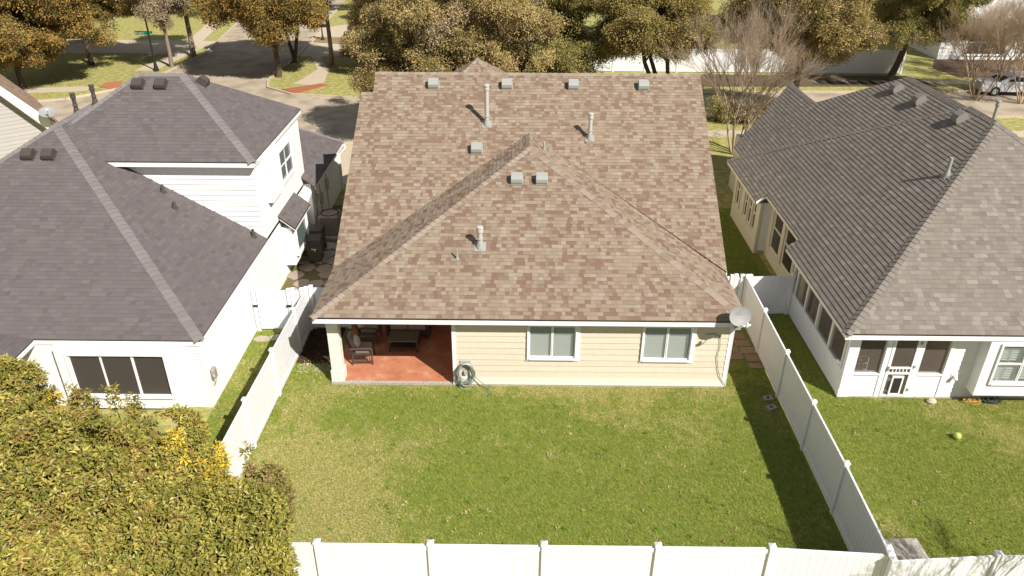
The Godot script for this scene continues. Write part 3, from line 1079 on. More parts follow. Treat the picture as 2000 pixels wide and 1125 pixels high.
	for i in 2:
		caps(entry, q[i], tip, normal_of([q[(i + 3) % 4], q[i], tip]), normal_of([q[i], q[i + 1], tip]), 0.14, 0.2, 0.009, cm, rng)
	# vents and pipes
	for p in [Vector3(-3.23, 6.92, -29.44), Vector3(-0.43, 6.92, -29.44), Vector3(2.11, 6.92, -29.44), Vector3(4.77, 6.92, -29.44), Vector3(-1.48, 5.31, -26.7)]:
		roof_vent(H, p, nm, M.galv)
	roof_vent(H, Vector3(-0.02, 5.05, -24.36), n0, M.galv)
	roof_vent(H, Vector3(0.82, 5.05, -24.36), n0, M.galv)
	vent_pipe(H, Vector3(-1.14, 5.93, -27.76), nm, 1.42, 0.075, M.duct, M.galv)
	vent_pipe(H, Vector3(2.63, 5.6, -27.19), nm, 0.9, 0.07, M.duct, M.galv)
	vent_pipe(H, Vector3(-1.15, 3.84, -21.72), n0, 0.66, 0.08, M.duct, M.galv)
	vent_pipe(H, Vector3(-1.85, 3.63, -21.27), n0, 0.36, 0.025, M.galv, M.galv, false)
	vent_pipe(H, Vector3(0.95, 5.47, -26.3), n2, 0.3, 0.03, M.duct, M.galv, false)
	# aerial cable stapled down the rear wall
	s = Mb.new()
	s.tube([Vector3(5.72, 2.02, -19.6), Vector3(6.0, 2.04, -19.6), Vector3(6.16, 1.94, -19.6), Vector3(6.2, 1.6, -19.59), Vector3(6.16, 1.2, -19.59), Vector3(6.25, 0.75, -19.59), Vector3(6.36, 0.42, -19.59), Vector3(6.5, 0.25, -19.58), Vector3(6.57, 0.05, -19.58)], [0.008, 0.008, 0.008, 0.008, 0.008, 0.008, 0.008, 0.008, 0.008], 6)
	part("cable", s, M.black, H, true)

	# patio slab
	var pm := mat(Color.WHITE, 0.55, patio_texture(), 0.22)
	s = Mb.new()
	s.box(Vector3(-5.76, 0, -23.25), Vector3(-1.94, 0.08, -19.76))
	struct("patio", s, pm)
	s = Mb.new()
	s.box(Vector3(-5.80, 0, -19.757), Vector3(-1.94, 0.077, -19.64))
	struct("patio_edge", s, M.concrete)

# ---------------------------------------------------------------- the white house on the left
func left_house() -> void:
	var rng := RandomNumberGenerator.new()
	rng.seed = 41
	var X := Vector3.RIGHT
	var U := Vector3.UP
	var H := thing("white_house", "white two-storey house with dark grey shingle hip roofs left of the tan house", "house", Vector3(-9.1, 0, -18.45))
	var s := Mb.new()
	s.obox(Vector3(-9.22, 0, -18.57), Vector3.FORWARD * 12.1, U * 2.4, X * 0.12)
	s.obox(Vector3(-8.92, 0, -30.6), Vector3.FORWARD * 5.5, U * 2.4, X * 0.12)
	s.obox(Vector3(-9.22, 0, -30.72), X * 0.3, U * 2.4, Vector3.BACK * 0.12)
	part("side_wall", s, M.stucco, H, true)
	s = Mb.new()
	holed(s, Vector3(-21, 0, -18.45), X, 11.9, 2.3, 0.12, [[8.0, 11.0, 0.5, 2.12]])
	var rw := part("rear_wall", s, M.white_plank[0], H, true)
	planks(rw, Vector3(-9.74, 0, -18.45), X, 0.56, 0.15, 2.25, 0.2, [], M.white_plank, rng, 0.02, true, false)
	planks(rw, Vector3(-13.95, 0, -18.45), X, 0.65, 0.15, 2.25, 0.2, [], M.white_plank, rng, 0.016, true, false)
	s = Mb.new()
	s.box(Vector3(-9.18, 0.1, -18.47), Vector3(-9.075, 2.26, -18.42))
	part("corner_board", s, M.white, H, true)
	# window bay
	s = Mb.new()
	holed(s, Vector3(-13.25, 0.12, -18.2), X, 3.5, 2.12, 0.25, [[0.3, 3.2, 0.4, 1.96]])
	var bay := part("window_bay", s, M.white, H, true)
	window(H, Vector3(-12.95, 0.52, -18.2), X, 2.9, 1.56, M.white, mat(L(0.07, 0.058, 0.05), 0.3), {"cols": 3, "frame": 0.07})
	# right hand wall: the two boxed bays, the upper storey
	s = Mb.new()
	s.box(Vector3(-13.9, 2.3, -31.0), Vector3(-9.1, 5.25, -25.2))
	var up := part("upper_storey", s, M.stucco, H, true)
	planks(up, Vector3(-13.9, 0, -25.2), X, 4.72, 2.3, 5.24, 0.2, [], M.white_plank, rng, 0.034, true, false)
	s = Mb.new()
	s.box(Vector3(-9.19, 2.3, -25.23), Vector3(-9.07, 5.24, -25.165))
	part("corner_board", s, M.white, up)
	s = Mb.new()
	s.box(Vector3(-9.1, 3.5, -27.35), Vector3(-8.88, 5.22, -25.95))
	part("chimney_chase", s, M.stucco, H, true)
	window(H, Vector3(-9.03, 3.5, -27.55), Vector3.FORWARD, 1.9, 1.33, M.white, mat(L(0.13, 0.135, 0.135), 0.12), {"cols": 2, "rows": 2, "frame": 0.06})
	s = Mb.new()
	s.box(Vector3(-9.1, 0.45, -29.0), Vector3(-8.7, 2.05, -26.9))
	part("box_bay", s, M.stucco, H, true)
	window(H, Vector3(-8.63, 0.75, -27.1), Vector3.FORWARD, 1.7, 1.15, M.white, mat(L(0.10, 0.13, 0.12), 0.08), {"cols": 1, "frame": 0.07})
	# roofs
	var C := Vector3(-9.05, 2.42, -18.4)
	var LA := Vector3(-15.84, 6.494, -25.57)
	var RC := Vector3(-9.0, 5.45, -24.85)
	var RR := Vector3(-12.22, 7.64, -28.08)
	var RL := Vector3(-13.81, 7.64, -28.08)
	var LC := Vector3(-17.03, 5.45, -24.85)
	var FR := Vector3(-9.0, 5.45, -31.31)
	var faces := [
		[Vector3(-22.63, 2.42, -18.4), C, LA],
		[C, Vector3(-9.05, 2.42, -25.2), Vector3(-13.9, 5.33, -25.2), Vector3(-15.84, 6.494, -28.5), LA],
		[LC, RC, RR, RL],
		[RC, FR, RR],
		[Vector3(-8.55, 2.4, -30.4), Vector3(-8.55, 2.4, -36.3), Vector3(-12.6, 5.357, -32.25), Vector3(-12.6, 5.357, -30.4)],
	]
	var shed := [Vector3(-9.1, 2.62, -29.15), Vector3(-9.1, 2.62, -26.75), Vector3(-8.5, 2.12, -26.75), Vector3(-8.5, 2.12, -29.15)]
	var deck := Mb.new()
	for f in faces: deck.slab(f, Vector3.DOWN * 0.05)
	deck.slab([Vector3(-22.63, 2.42, -28.5), Vector3(-22.63, 2.42, -18.4), LA, Vector3(-15.84, 6.494, -28.5)], Vector3.DOWN * 0.05)
	deck.slab([Vector3(-17.03, 5.45, -31.31), LC, RL], Vector3.DOWN * 0.05)
	deck.slab([FR, Vector3(-17.03, 5.45, -31.31), RL, RR], Vector3.DOWN * 0.05)
	deck.slab([shed[0], shed[1], shed[2], shed[3]], Vector3.DOWN * 0.08)
	var wing := [Vector3(-13.85, 2.40, -16.2), Vector3(-13.85, 2.40, -18.45), Vector3(-21, 3.6, -18.45), Vector3(-21, 3.6, -16.2)]
	deck.slab(wing, Vector3.DOWN * 0.05)
	var pal := [Color(0.140, 0.120, 0.118), Color(0.136, 0.117, 0.115), Color(0.145, 0.125, 0.123), Color(0.126, 0.108, 0.106), Color(0.152, 0.131, 0.129)]
	var roof := part("roof", deck, mat(L(0.15, 0.13, 0.127), 0.95, M.grit, 2.0), H, true)
	var tabs := []
	for f in faces: shingle_face(f, 0.143, 0.12, 0.34, 0.003, 0.010, [0.3, 0.25, 0.2, 0.15, 0.1], rng, tabs, [3])
	shingle_face([shed[3], shed[0], shed[1], shed[2]], 0.143, 0.12, 0.34, 0.003, 0.010, [0.3, 0.25, 0.2, 0.15, 0.1], rng, tabs, [3])
	shingle_face(wing, 0.143, 0.12, 0.34, 0.003, 0.010, [0.3, 0.25, 0.2, 0.15, 0.1], rng, tabs, [3])
	lay_shingles(roof, tabs, pal, M.grit)
	var cm := []
	for c in [Color(0.205, 0.18, 0.177), Color(0.215, 0.19, 0.187), Color(0.195, 0.171, 0.168)]: cm.append(mat((c as Color).linear_to_srgb(), 0.92, M.grit, 2.5))
	var n0 := normal_of(faces[0])
	var n1 := Vector3(0.6, 1, 0).normalized()
	var nl := Vector3(-0.6, 1, 0).normalized()
	var u0 := normal_of(faces[2])
	var u1 := normal_of(faces[3])
	caps(roof, C, LA, n0, n1, 0.16, 0.2, 0.008, cm, rng)
	caps(roof, Vector3(-22.63, 2.42, -18.4), LA, n0, nl, 0.16, 0.2, 0.008, cm, rng)
	caps(roof, LA, Vector3(-15.84, 6.494, -28.2), n1, nl, 0.16, 0.2, 0.008, cm, rng)
	caps(roof, RC, RR, u0, u1, 0.16, 0.2, 0.008, cm, rng)
	caps(roof, RR, RL, u0, Vector3(0, 1, -0.68).normalized(), 0.16, 0.2, 0.008, cm, rng)
	caps(roof, LC, RL, u0, Vector3(-0.68, 1, 0).normalized(), 0.16, 0.2, 0.008, cm, rng)
	caps(roof, Vector3(-8.55, 2.4, -36.3), Vector3(-12.6, 5.357, -32.25), normal_of(faces[4]), Vector3(0, 1, -0.73).normalized(), 0.16, 0.2, 0.008, cm, rng)
	# trims
	for k in [[Vector3(-13.85, 2.40, -18.4), Vector3(-9.05, 2.40, -18.4), Vector3.BACK, 0.17], [Vector3(-13.85, 2.38, -16.2), Vector3(-13.85, 2.38, -18.43), X, 0.17], [Vector3(-9.05, 2.40, -18.43), Vector3(-9.05, 2.40, -25.17), X, 0.06],
			[Vector3(-17.0, 5.43, -24.85), Vector3(-9.0, 5.43, -24.85), Vector3.BACK, 0.18], [Vector3(-9.0, 5.43, -24.88), Vector3(-9.0, 5.43, -31.3), X, 0.18],
			[Vector3(-8.55, 2.38, -30.42), Vector3(-8.55, 2.38, -36.3), X, 0.15], [Vector3(-9.05, 2.56, -26.75), Vector3(-8.5, 2.1, -26.75), Vector3.BACK, 0.1], [Vector3(-8.5, 2.1, -26.78), Vector3(-8.5, 2.1, -29.15), X, 0.1]]:
		s = Mb.new()
		fascia(s, k[0], k[1], k[3], k[2])
		part("fascia", s, M.white, H, true)
	s = Mb.new()
	s.box(Vector3(-16.95, 5.25, -31.25), Vector3(-9.03, 5.27, -24.89))
	part("soffit", s, M.white, H, true)
	s = Mb.new()
	s.box(Vector3(-21, 2.24, -18.45), Vector3(-9.1, 2.26, -18.43))
	part("soffit", s, M.white, H, true)
	for p in [[Vector3(-13.65, 7.32, -27.6), u0], [Vector3(-12.83, 7.32, -27.6), u0], [Vector3(-11.63, 7.24, -28.27), u1], [Vector3(-16.24, 5.79, -24.33), n0], [Vector3(-15.56, 5.79, -24.33), n0]]:
		roof_vent(H, p[0], p[1], M.darkvent, 0.95)
	for p in [[Vector3(-12.28, 4.36, -24.8), 0.26], [Vector3(-11.71, 4.02, -24.2), 0.1], [Vector3(-9.42, 2.64, -24.85), 0.3]]:
		vent_pipe(H, p[0], n1, p[1], 0.045, M.darkvent, M.darkvent, false)
	vent_pipe(H, Vector3(-16.4, 6.15, -28.0), nl, 0.72, 0.07, M.darkvent, M.darkvent)
	vent_pipe(H, Vector3(-15.62, 6.5, -28.0), nl, 0.68, 0.07, M.darkvent, M.darkvent)
	s = Mb.new()
	s.tube([Vector3(-8.5, 2.3, -36.15), Vector3(-8.42, 2.15, -36.15), Vector3(-8.75, 1.85, -36.05), Vector3(-8.75, 0.1, -36.05)], [0.045, 0.045, 0.045, 0.045], 8)
	part("downspout", s, M.white, H, true)
	# meters and conduits on the shaded part of the side wall
	s = Mb.new()
	for k in [[-31.2, 1.4, 1.75], [-32.0, 1.0, 1.5], [-33.2, 1.2, 1.7]]:
		s.box(Vector3(-8.8, k[1], k[0]), Vector3(-8.68, k[2], k[0] + 0.25))
		s.tube([Vector3(-8.77, 0.2, k[0] + 0.1), Vector3(-8.77, 2.2, k[0] + 0.1)], [0.02, 0.02], 6)
	part("meter_box", s, M.duct, H, true)

# ---------------------------------------------------------------- the white house on the right
func right_house() -> void:
	var rng := RandomNumberGenerator.new()
	rng.seed = 51
	var X := Vector3.RIGHT
	var U := Vector3.UP
	var F := Vector3.FORWARD
	var H := thing("sunroom_house", "white house with grey-brown shingle hip roof and screened sunroom right of the tan house", "house", Vector3(9.94, 0, -19.22))
	var s := Mb.new()
	# sunroom: knee walls, posts, header
	for k in [[10.25, 11.05], [12.18, 12.95]]:
		s = Mb.new()
		s.box(Vector3(k[0], 0.05, -19.36), Vector3(k[1], 0.86, -19.24))
		var kw := part("knee_wall", s, M.white_plank[0], H, true)
		planks(kw, Vector3(k[0], 0, -19.24), X, k[1] - k[0], 0.06, 0.83, 0.155, [], M.white_plank, rng, 0.018, true, false)
		s = Mb.new()
		s.box(Vector3(k[0], 0.86, -19.37), Vector3(k[1], 0.90, -19.19))
		part("sill", s, M.white, H, true)
		s = Mb.new()
		s.box(Vector3(k[0], 0.902, -19.30), Vector3(k[1], 2.3, -19.294))
		part("insect_screen", s, M.screen, H, true)
	for k in [[9.94, 10.25], [11.05, 11.2], [12.03, 12.18], [12.95, 13.06]]:
		s = Mb.new()
		s.box(Vector3(k[0], 0.05, -19.37), Vector3(k[1], 2.42, -19.205))
		if k[0] < 10: s.box(Vector3(9.92, 0.05, -19.36), Vector3(10.26, 0.3, -19.185))
		part("post", s, M.white, H, true)
	s = Mb.new()
	s.box(Vector3(9.96, 2.3, -19.36), Vector3(13.06, 2.43, -19.215))
	part("header", s, M.white, H, true)
	s = Mb.new()
	s.box(Vector3(9.98, 0, -24.4), Vector3(16.5, 0.05, -19.2))
	part("foundation", s, M.concrete, H, true)
	# screen door with a pet flap
	s = Mb.new()
	var d0 := 11.21
	var d1 := 12.02
	s.box(Vector3(d0, 0.07, -19.25), Vector3(d0 + 0.09, 2.25, -19.19)); s.box(Vector3(d1 - 0.09, 0.07, -19.25), Vector3(d1, 2.25, -19.19))
	for y in [[0.07, 0.14], [0.9, 0.97], [1.1, 1.16], [2.16, 2.25]]:
		s.box(Vector3(d0 + 0.09, y[0], -19.248), Vector3(d1 - 0.09, y[1], -19.192))
	for k in 5:
		var x := lerpf(d0 + 0.09, d1 - 0.09, (k + 1) / 6.0)
		s.box(Vector3(x - 0.012, 0.97, -19.245), Vector3(x + 0.012, 1.1, -19.195))
	var door := part("screen_door", s, M.white, H, true)
	s = Mb.new()
	s.box(Vector3(d0 + 0.09, 0.14, -19.222), Vector3(d1 - 0.09, 2.16, -19.217))
	part("door_screen", s, M.screen, door)
	s = Mb.new()
	var p0 := d0 + 0.24
	var p1 := d1 - 0.22
	s.box(Vector3(p0, 0.14, -19.215), Vector3(p0 + 0.045, 0.84, -19.17)); s.box(Vector3(p1 - 0.045, 0.14, -19.215), Vector3(p1, 0.84, -19.17))
	s.box(Vector3(p0 + 0.045, 0.78, -19.213), Vector3(p1 - 0.045, 0.84, -19.172)); s.box(Vector3(p0 + 0.045, 0.14, -19.213), Vector3(p1 - 0.045, 0.2, -19.172))
	var flap := part("pet_flap", s, M.white, door)
	s = Mb.new()
	s.box(Vector3(p0 + 0.045, 0.2, -19.20), Vector3(p1 - 0.045, 0.78, -19.19))
	part("flap", s, mat(L(0.04, 0.032, 0.03), 0.35), flap)
	for y in [0.3, 1.15, 2.0]:
		s = Mb.new()
		s.box(Vector3(d1 - 0.03, y, -19.19), Vector3(d1 + 0.03, y + 0.09, -19.165))
		part("hinge", s, M.galv, door)
	s = Mb.new()
	s.box(Vector3(d0 + 0.02, 1.05, -19.19), Vector3(d0 + 0.06, 1.2, -19.15))
	part("handle", s, M.galv, door)
	# left side of the sunroom
	s = Mb.new()
	s.box(Vector3(9.94, 0.05, -24.4), Vector3(10.06, 0.93, -19.38))
	part("knee_wall", s, M.white, H, true)
	for z in [-19.5, -20.62, -21.82, -22.95, -24.0, -24.4]:
		s = Mb.new()
		s.box(Vector3(9.945, 0.93, z - 0.06), Vector3(10.05, 2.42, z + 0.06))
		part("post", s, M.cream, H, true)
	for z in [-19.56, -20.68, -21.88, -23.01]:
		s = Mb.new()
		s.box(Vector3(9.99, 0.93, z - 1.0), Vector3(9.996, 2.35, z))
		part("insect_screen", s, M.screen_dark, H, true)
	s = Mb.new()
	s.box(Vector3(9.95, 2.3, -24.4), Vector3(10.05, 2.43, -19.37))
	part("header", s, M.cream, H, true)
	s = Mb.new()
	s.box(Vector3(10.06, 0.05, -22.62), Vector3(13.1, 2.6, -22.5)); s.box(Vector3(13.06, 0.05, -22.5), Vector3(13.16, 2.6, -19.37)); s.box(Vector3(9.95, 2.44, -24.4), Vector3(13.1, 2.5, -19.2))
	part("inner_wall", s, mat(L(0.50, 0.38, 0.28), 0.8), H, true)
	# rear wall right of the sunroom
	s = Mb.new()
	holed(s, Vector3(13.06, 0.02, -19.25), X, 9.0, 2.42, 0.12, [[1.0, 2.6, 0.8, 2.25]])
	var rw := part("rear_wall", s, M.white_plank[0], H, true)
	planks(rw, Vector3(13.06, 0, -19.25), X, 0.74, 0.06, 2.4, 0.165, [], M.white_plank, rng, 0.018, true, false)
	s = Mb.new()
	holed(s, Vector3(13.8, 0.42, -18.82), X, 2.3, 2.0, 0.1, [[0.32, 1.98, 0.42, 1.86]])
	s.box(Vector3(13.8, 0.42, -19.25), Vector3(13.9, 2.42, -18.92)); s.box(Vector3(16.0, 0.42, -19.25), Vector3(16.1, 2.42, -18.92)); s.box(Vector3(13.9, 0.42, -19.25), Vector3(16.0, 0.5, -18.92))
	var bay := part("window_bay", s, M.white, H, true)
	var w := window(H, Vector3(14.12, 0.84, -18.82), X, 1.66, 1.44, M.white, M.glass, {"cols": 2, "rows": 2, "frame": 0.06})
	for c in 2:
		for r in 2:
			s = Mb.new()
			var x := 14.2 + c * 0.78
			var y := 0.93 + r * 0.66
			for hx in 2:
				var xa := x + hx * 0.36
				s.box(Vector3(xa, y, -18.98), Vector3(xa + 0.04, y + 0.6, -18.95)); s.box(Vector3(xa + 0.30, y, -18.98), Vector3(xa + 0.34, y + 0.6, -18.95))
				for k in 7:
					var yy := y + 0.03 + k * 0.085
					s.hexa([Vector3(xa + 0.04, yy, -18.945), Vector3(xa + 0.30, yy, -18.945), Vector3(xa + 0.30, yy + 0.05, -18.985), Vector3(xa + 0.04, yy + 0.05, -18.985), Vector3(xa + 0.04, yy + 0.012, -18.945), Vector3(xa + 0.30, yy + 0.012, -18.945), Vector3(xa + 0.30, yy + 0.062, -18.985), Vector3(xa + 0.04, yy + 0.062, -18.985)])
			part("shutter", s, M.blind, w)
	s = Mb.new() # hooded dryer outlet
	s.tube([Vector3(13.34, 0.86, -19.235), Vector3(13.34, 0.84, -19.16), Vector3(13.33, 0.77, -19.1)], [0.05, 0.055, 0.065], 10)
	s.box(Vector3(13.24, 0.76, -19.235), Vector3(13.44, 0.96, -19.222))
	part("dryer_hood", s, M.white, H, true)
	# recessed middle and the wing farther on
	s = Mb.new()
	holed(s, Vector3(10.55, 0, -24.4), F, 4.8, 2.85, 0.12, [[0.5, 1.35, 0.5, 2.4], [1.6, 2.9, 0.5, 2.4], [3.2, 4.4, 0.5, 2.4]])
	var mw := part("side_wall", s, M.cream_plank[0], H, true)
	for k in [[0.5, 1.35], [1.6, 2.9], [3.2, 4.4]]:
		window(H, Vector3(10.55, 0.5, -24.4 - k[0]), F, k[1] - k[0], 1.9, M.cream, mat(L(0.06, 0.05, 0.042), 0.1), {"cols": 1, "rows": 2, "frame": 0.07})
	s = Mb.new()
	s.box(Vector3(10.1, 0, -29.3), Vector3(10.7, 2.75, -29.18))
	var ww := part("wing_wall", s, M.grey_plank[0], H, true)
	planks(ww, Vector3(10.12, 0, -29.18), X, 0.46, 0.15, 2.7, 0.16, [], M.white_plank, rng, 0.014, true, false)
	s = Mb.new()
	holed(s, Vector3(10.1, 0, -29.2), F, 4.0, 2.5, 0.12, [[0.5, 1.0, 0.75, 2.2], [1.15, 1.65, 0.75, 2.2], [1.8, 2.3, 0.75, 2.2], [2.7, 3.0, 0.75, 2.2], [3.15, 3.7, 0.75, 2.2]])
	part("side_wall", s, M.cream_plank[1], H, true)
	for k in [[0.5, 1.0], [1.15, 1.65], [1.8, 2.3], [2.7, 3.0], [3.15, 3.7]]:
		window(H, Vector3(10.1, 0.75, -29.2 - k[0]), F, k[1] - k[0], 1.45, M.cream, mat(L(0.06, 0.05, 0.042), 0.1), {"cols": 1, "rows": 2, "frame": 0.04})
	s = Mb.new()
	s.box(Vector3(10.1, 0, -33.3), Vector3(22, 2.5, -33.2)); s.box(Vector3(10.9, 0, -37), Vector3(21, 2.7, -36.8))
	s.box(Vector3(10.8, 0, -37), Vector3(10.9, 2.7, -33.3))
	part("front_wall", s, M.cream_plank[1], H, true)
	# roofs
	var E := 2.6
	var C := Vector3(9.52, E, -18.78)
	var AP := Vector3(15.98, 6.928, -25.25)
	var A2 := Vector3(15.98, 6.928, -27.0)
	var Q := Vector3(9.55, 2.62, -33.4)
	var faces := [
		[C, Vector3(22.44, E, -18.78), AP],
		[Q, Vector3(9.55, 2.62, -28.65), Vector3(9.95, 2.888, -28.65), Vector3(9.95, 2.888, -24.5), Vector3(9.52, E, -24.5), C, AP, A2],
		[Vector3(10.2, 2.734, -35.0), Vector3(10.2, 2.734, -32.6), Vector3(16.2, 6.754, -26.6), Vector3(16.16, 6.727, -32.17), Vector3(13.47, 4.925, -34.64), Vector3(13.46, 4.918, -38.24)],
	]
	var deck := Mb.new()
	for f in faces: deck.slab(f, Vector3.DOWN * 0.05)
	deck.slab([Vector3(22.44, E, -18.78), Vector3(22.44, E, -33.4), A2, AP], Vector3.DOWN * 0.05)
	deck.slab([Vector3(22.44, E, -33.4), Q, A2], Vector3.DOWN * 0.05)
	deck.slab([Vector3(22.2, 2.734, -26.6), Vector3(22.2, 2.734, -36), Vector3(16.16, 6.727, -32.17), Vector3(16.2, 6.754, -26.6)], Vector3.DOWN * 0.05)
	deck.slab([Vector3(22.2, 2.734, -36.6), Vector3(13.47, 4.925, -34.64), Vector3(16.16, 6.727, -32.17)], Vector3.DOWN * 0.05)
	deck.slab([Vector3(16.5, 2.9, -38.2), Vector3(13.46, 4.918, -38.24), Vector3(13.47, 4.925, -34.64), Vector3(16.5, 2.9, -34.6)], Vector3.DOWN * 0.05)
	var pal := [Color(0.222, 0.192, 0.164), Color(0.208, 0.18, 0.154), Color(0.24, 0.209, 0.18), Color(0.19, 0.162, 0.138), Color(0.27, 0.237, 0.205)]
	var roof := part("roof", deck, mat(L(0.18, 0.15, 0.135), 0.95, M.grit, 2.0), H, true)
	var tabs := []
	for i in 3: shingle_face(faces[i], 0.15 if i == 0 else 0.155, 0.12, 0.26, 0.006 if i == 0 else 0.015, 0.013 if i == 0 else 0.023, [0.34, 0.26, 0.18, 0.12, 0.10] if i == 0 else [0.4, 0.3, 0.12, 0.17, 0.01], rng, tabs, [3] if i == 0 else [])
	lay_shingles(roof, tabs, pal, M.grit)
	var cm := []
	for c in [pal[0], pal[1], pal[3]]: cm.append(mat((c as Color).linear_to_srgb(), 0.92, M.grit, 2.5))
	var n0 := normal_of(faces[0])
	var n1 := Vector3(-0.67, 1, 0).normalized()
	var nr := Vector3(0.67, 1, 0).normalized()
	var nf := Vector3(0, 1, -0.67).normalized()
	caps(roof, C, AP, n0, n1, 0.16, 0.19, 0.016, cm, rng)
	caps(roof, AP, A2, n1, nr, 0.16, 0.19, 0.016, cm, rng)
	caps(roof, Q, A2, n1, nf, 0.16, 0.19, 0.016, cm, rng)
	caps(roof, Vector3(22.44, E, -18.78), AP, n0, nr, 0.16, 0.19, 0.014, cm, rng)
	caps(roof, Vector3(16.2, 6.754, -26.6), Vector3(16.16, 6.727, -32.17), n1, nr, 0.16, 0.19, 0.016, cm, rng)
	caps(roof, Vector3(13.46, 4.92, -38.2), Vector3(13.47, 4.925, -34.7), n1, nr, 0.16, 0.19, 0.014, cm, rng)
	for k in [[Vector3(9.52, E - 0.015, -18.78), Vector3(22.4, E - 0.015, -18.78), Vector3.BACK, 0.19], [Vector3(9.52, E - 0.015, -24.5), Vector3(9.52, E - 0.015, -18.81), X * -1, 0.16], [Vector3(9.95, 2.87, -28.65), Vector3(9.95, 2.87, -24.5), X * -1, 0.16], [Vector3(9.55, 2.6, -33.4), Vector3(9.55, 2.6, -28.65), X * -1, 0.16],
			[Vector3(9.55, 2.6, -28.65), Vector3(9.95, 2.87, -28.65), Vector3.BACK, 0.16], [Vector3(10.2, 2.71, -35.0), Vector3(10.2, 2.71, -33.3), X * -1, 0.15]]:
		s = Mb.new()
		fascia(s, k[0], k[1], k[3], k[2])
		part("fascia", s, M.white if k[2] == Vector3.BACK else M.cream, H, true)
	s = Mb.new()
	s.box(Vector3(9.54, 2.425, -24.48), Vector3(22.3, 2.44, -18.8)); s.box(Vector3(9.97, 2.72, -28.7), Vector3(14, 2.74, -24.5)); s.box(Vector3(9.57, 2.46, -33.3), Vector3(14, 2.48, -28.7))
	part("soffit", s, M.white, H, true)
	for p in [[Vector3(15.55, 6.31, -31.6), n1], [Vector3(15.6, 6.35, -29.7), n1], [Vector3(15.5, 6.6, -26.5), n1]]:
		roof_vent(H, p[0], p[1], M.roofvent, 1.1)
	vent_pipe(H, Vector3(13.96, 5.57, -23.74), n1, 0.62, 0.06, M.galv, M.galv, false)
	vent_pipe(H, Vector3(17.2, 6.0, -27.4), nr, 1.0, 0.06, M.galv, M.galv)

# ---------------------------------------------------------------- things in the yards
func armchair(label: String, at: Vector3, turn: float, pillow: bool) -> void: # faces local +x
	var o := thing("wicker_armchair", label, "armchair", at, turn, "armchairs on the patio")
	var s := Mb.new()
	s.box(Vector3(-0.28, 0.36, -0.27), Vector3(0.30, 0.42, 0.27))
	part("seat", s, M.wicker, o)
	s = Mb.new()
	s.hexa([Vector3(-0.33, 0.42, 0.27), Vector3(-0.27, 0.42, 0.27), Vector3(-0.27, 0.42, -0.27), Vector3(-0.33, 0.42, -0.27), Vector3(-0.50, 1.02, 0.25), Vector3(-0.45, 1.02, 0.25), Vector3(-0.45, 1.02, -0.25), Vector3(-0.50, 1.02, -0.25)])
	part("backrest", s, M.wicker, o)
	for z in [-0.31, 0.31]:
		s = Mb.new()
		s.tube([Vector3(-0.36, 0.60, z), Vector3(-0.05, 0.63, z), Vector3(0.28, 0.62, z), Vector3(0.33, 0.58, z), Vector3(0.33, 0.4, z)], [0.03, 0.035, 0.035, 0.03, 0.025], 8)
		part("armrest", s, M.wicker, o)
		s = Mb.new()
		for k in 9:
			var x := -0.28 + k * 0.07
			s.tube([Vector3(x, 0.42, z), Vector3(x, 0.60, z)], [0.008, 0.008], 4)
			s.tube([Vector3(x, 0.14, z), Vector3(x + 0.05, 0.4, z)], [0.008, 0.008], 4)
			s.tube([Vector3(x + 0.05, 0.14, z), Vector3(x, 0.4, z)], [0.008, 0.008], 4)
		s.box(Vector3(-0.3, 0.40, z - 0.015), Vector3(0.31, 0.435, z + 0.015)); s.box(Vector3(-0.3, 0.11, z - 0.015), Vector3(0.31, 0.145, z + 0.015))
		part("side_lattice", s, M.wicker, o)
	for x in [-0.31, 0.31]:
		for z in [-0.29, 0.29]:
			s = Mb.new()
			s.tube([Vector3(x, 0.42, z), Vector3(x * 1.05, 0, z * 1.03)], [0.028, 0.022], 8)
			part("leg", s, M.wicker, o)
	s = Mb.new()
	s.cbox(Vector3(-0.24, 0.42, -0.25), Vector3(0.29, 0.54, 0.25), 0.04)
	part("seat_cushion", s, M.grey_cushion, o)
	if pillow:
		s = Mb.new()
		s.lathe(Vector3.ZERO, [Vector2(0.001, -0.09), Vector2(0.15, -0.07), Vector2(0.22, 0.0), Vector2(0.15, 0.07), Vector2(0.001, 0.09)], 14)
		var p := solo("round_pillow", s, M.cushion, "white round pillow leaning on back of sunlit wicker armchair", "pillow", at + Vector3(-0.17, 0.73, 0.02))
		p.rotation = Vector3(0, 0, -1.25)
	s = Mb.new()
	s.hexa([Vector3(-0.30, 0.54, 0.23), Vector3(-0.15, 0.54, 0.23), Vector3(-0.15, 0.54, -0.23), Vector3(-0.30, 0.54, -0.23), Vector3(-0.45, 1.0, 0.17), Vector3(-0.36, 1.0, 0.17), Vector3(-0.36, 1.0, -0.17), Vector3(-0.45, 1.0, -0.17)])
	part("back_cushion", s, M.cushion if not pillow else M.grey_cushion, o)

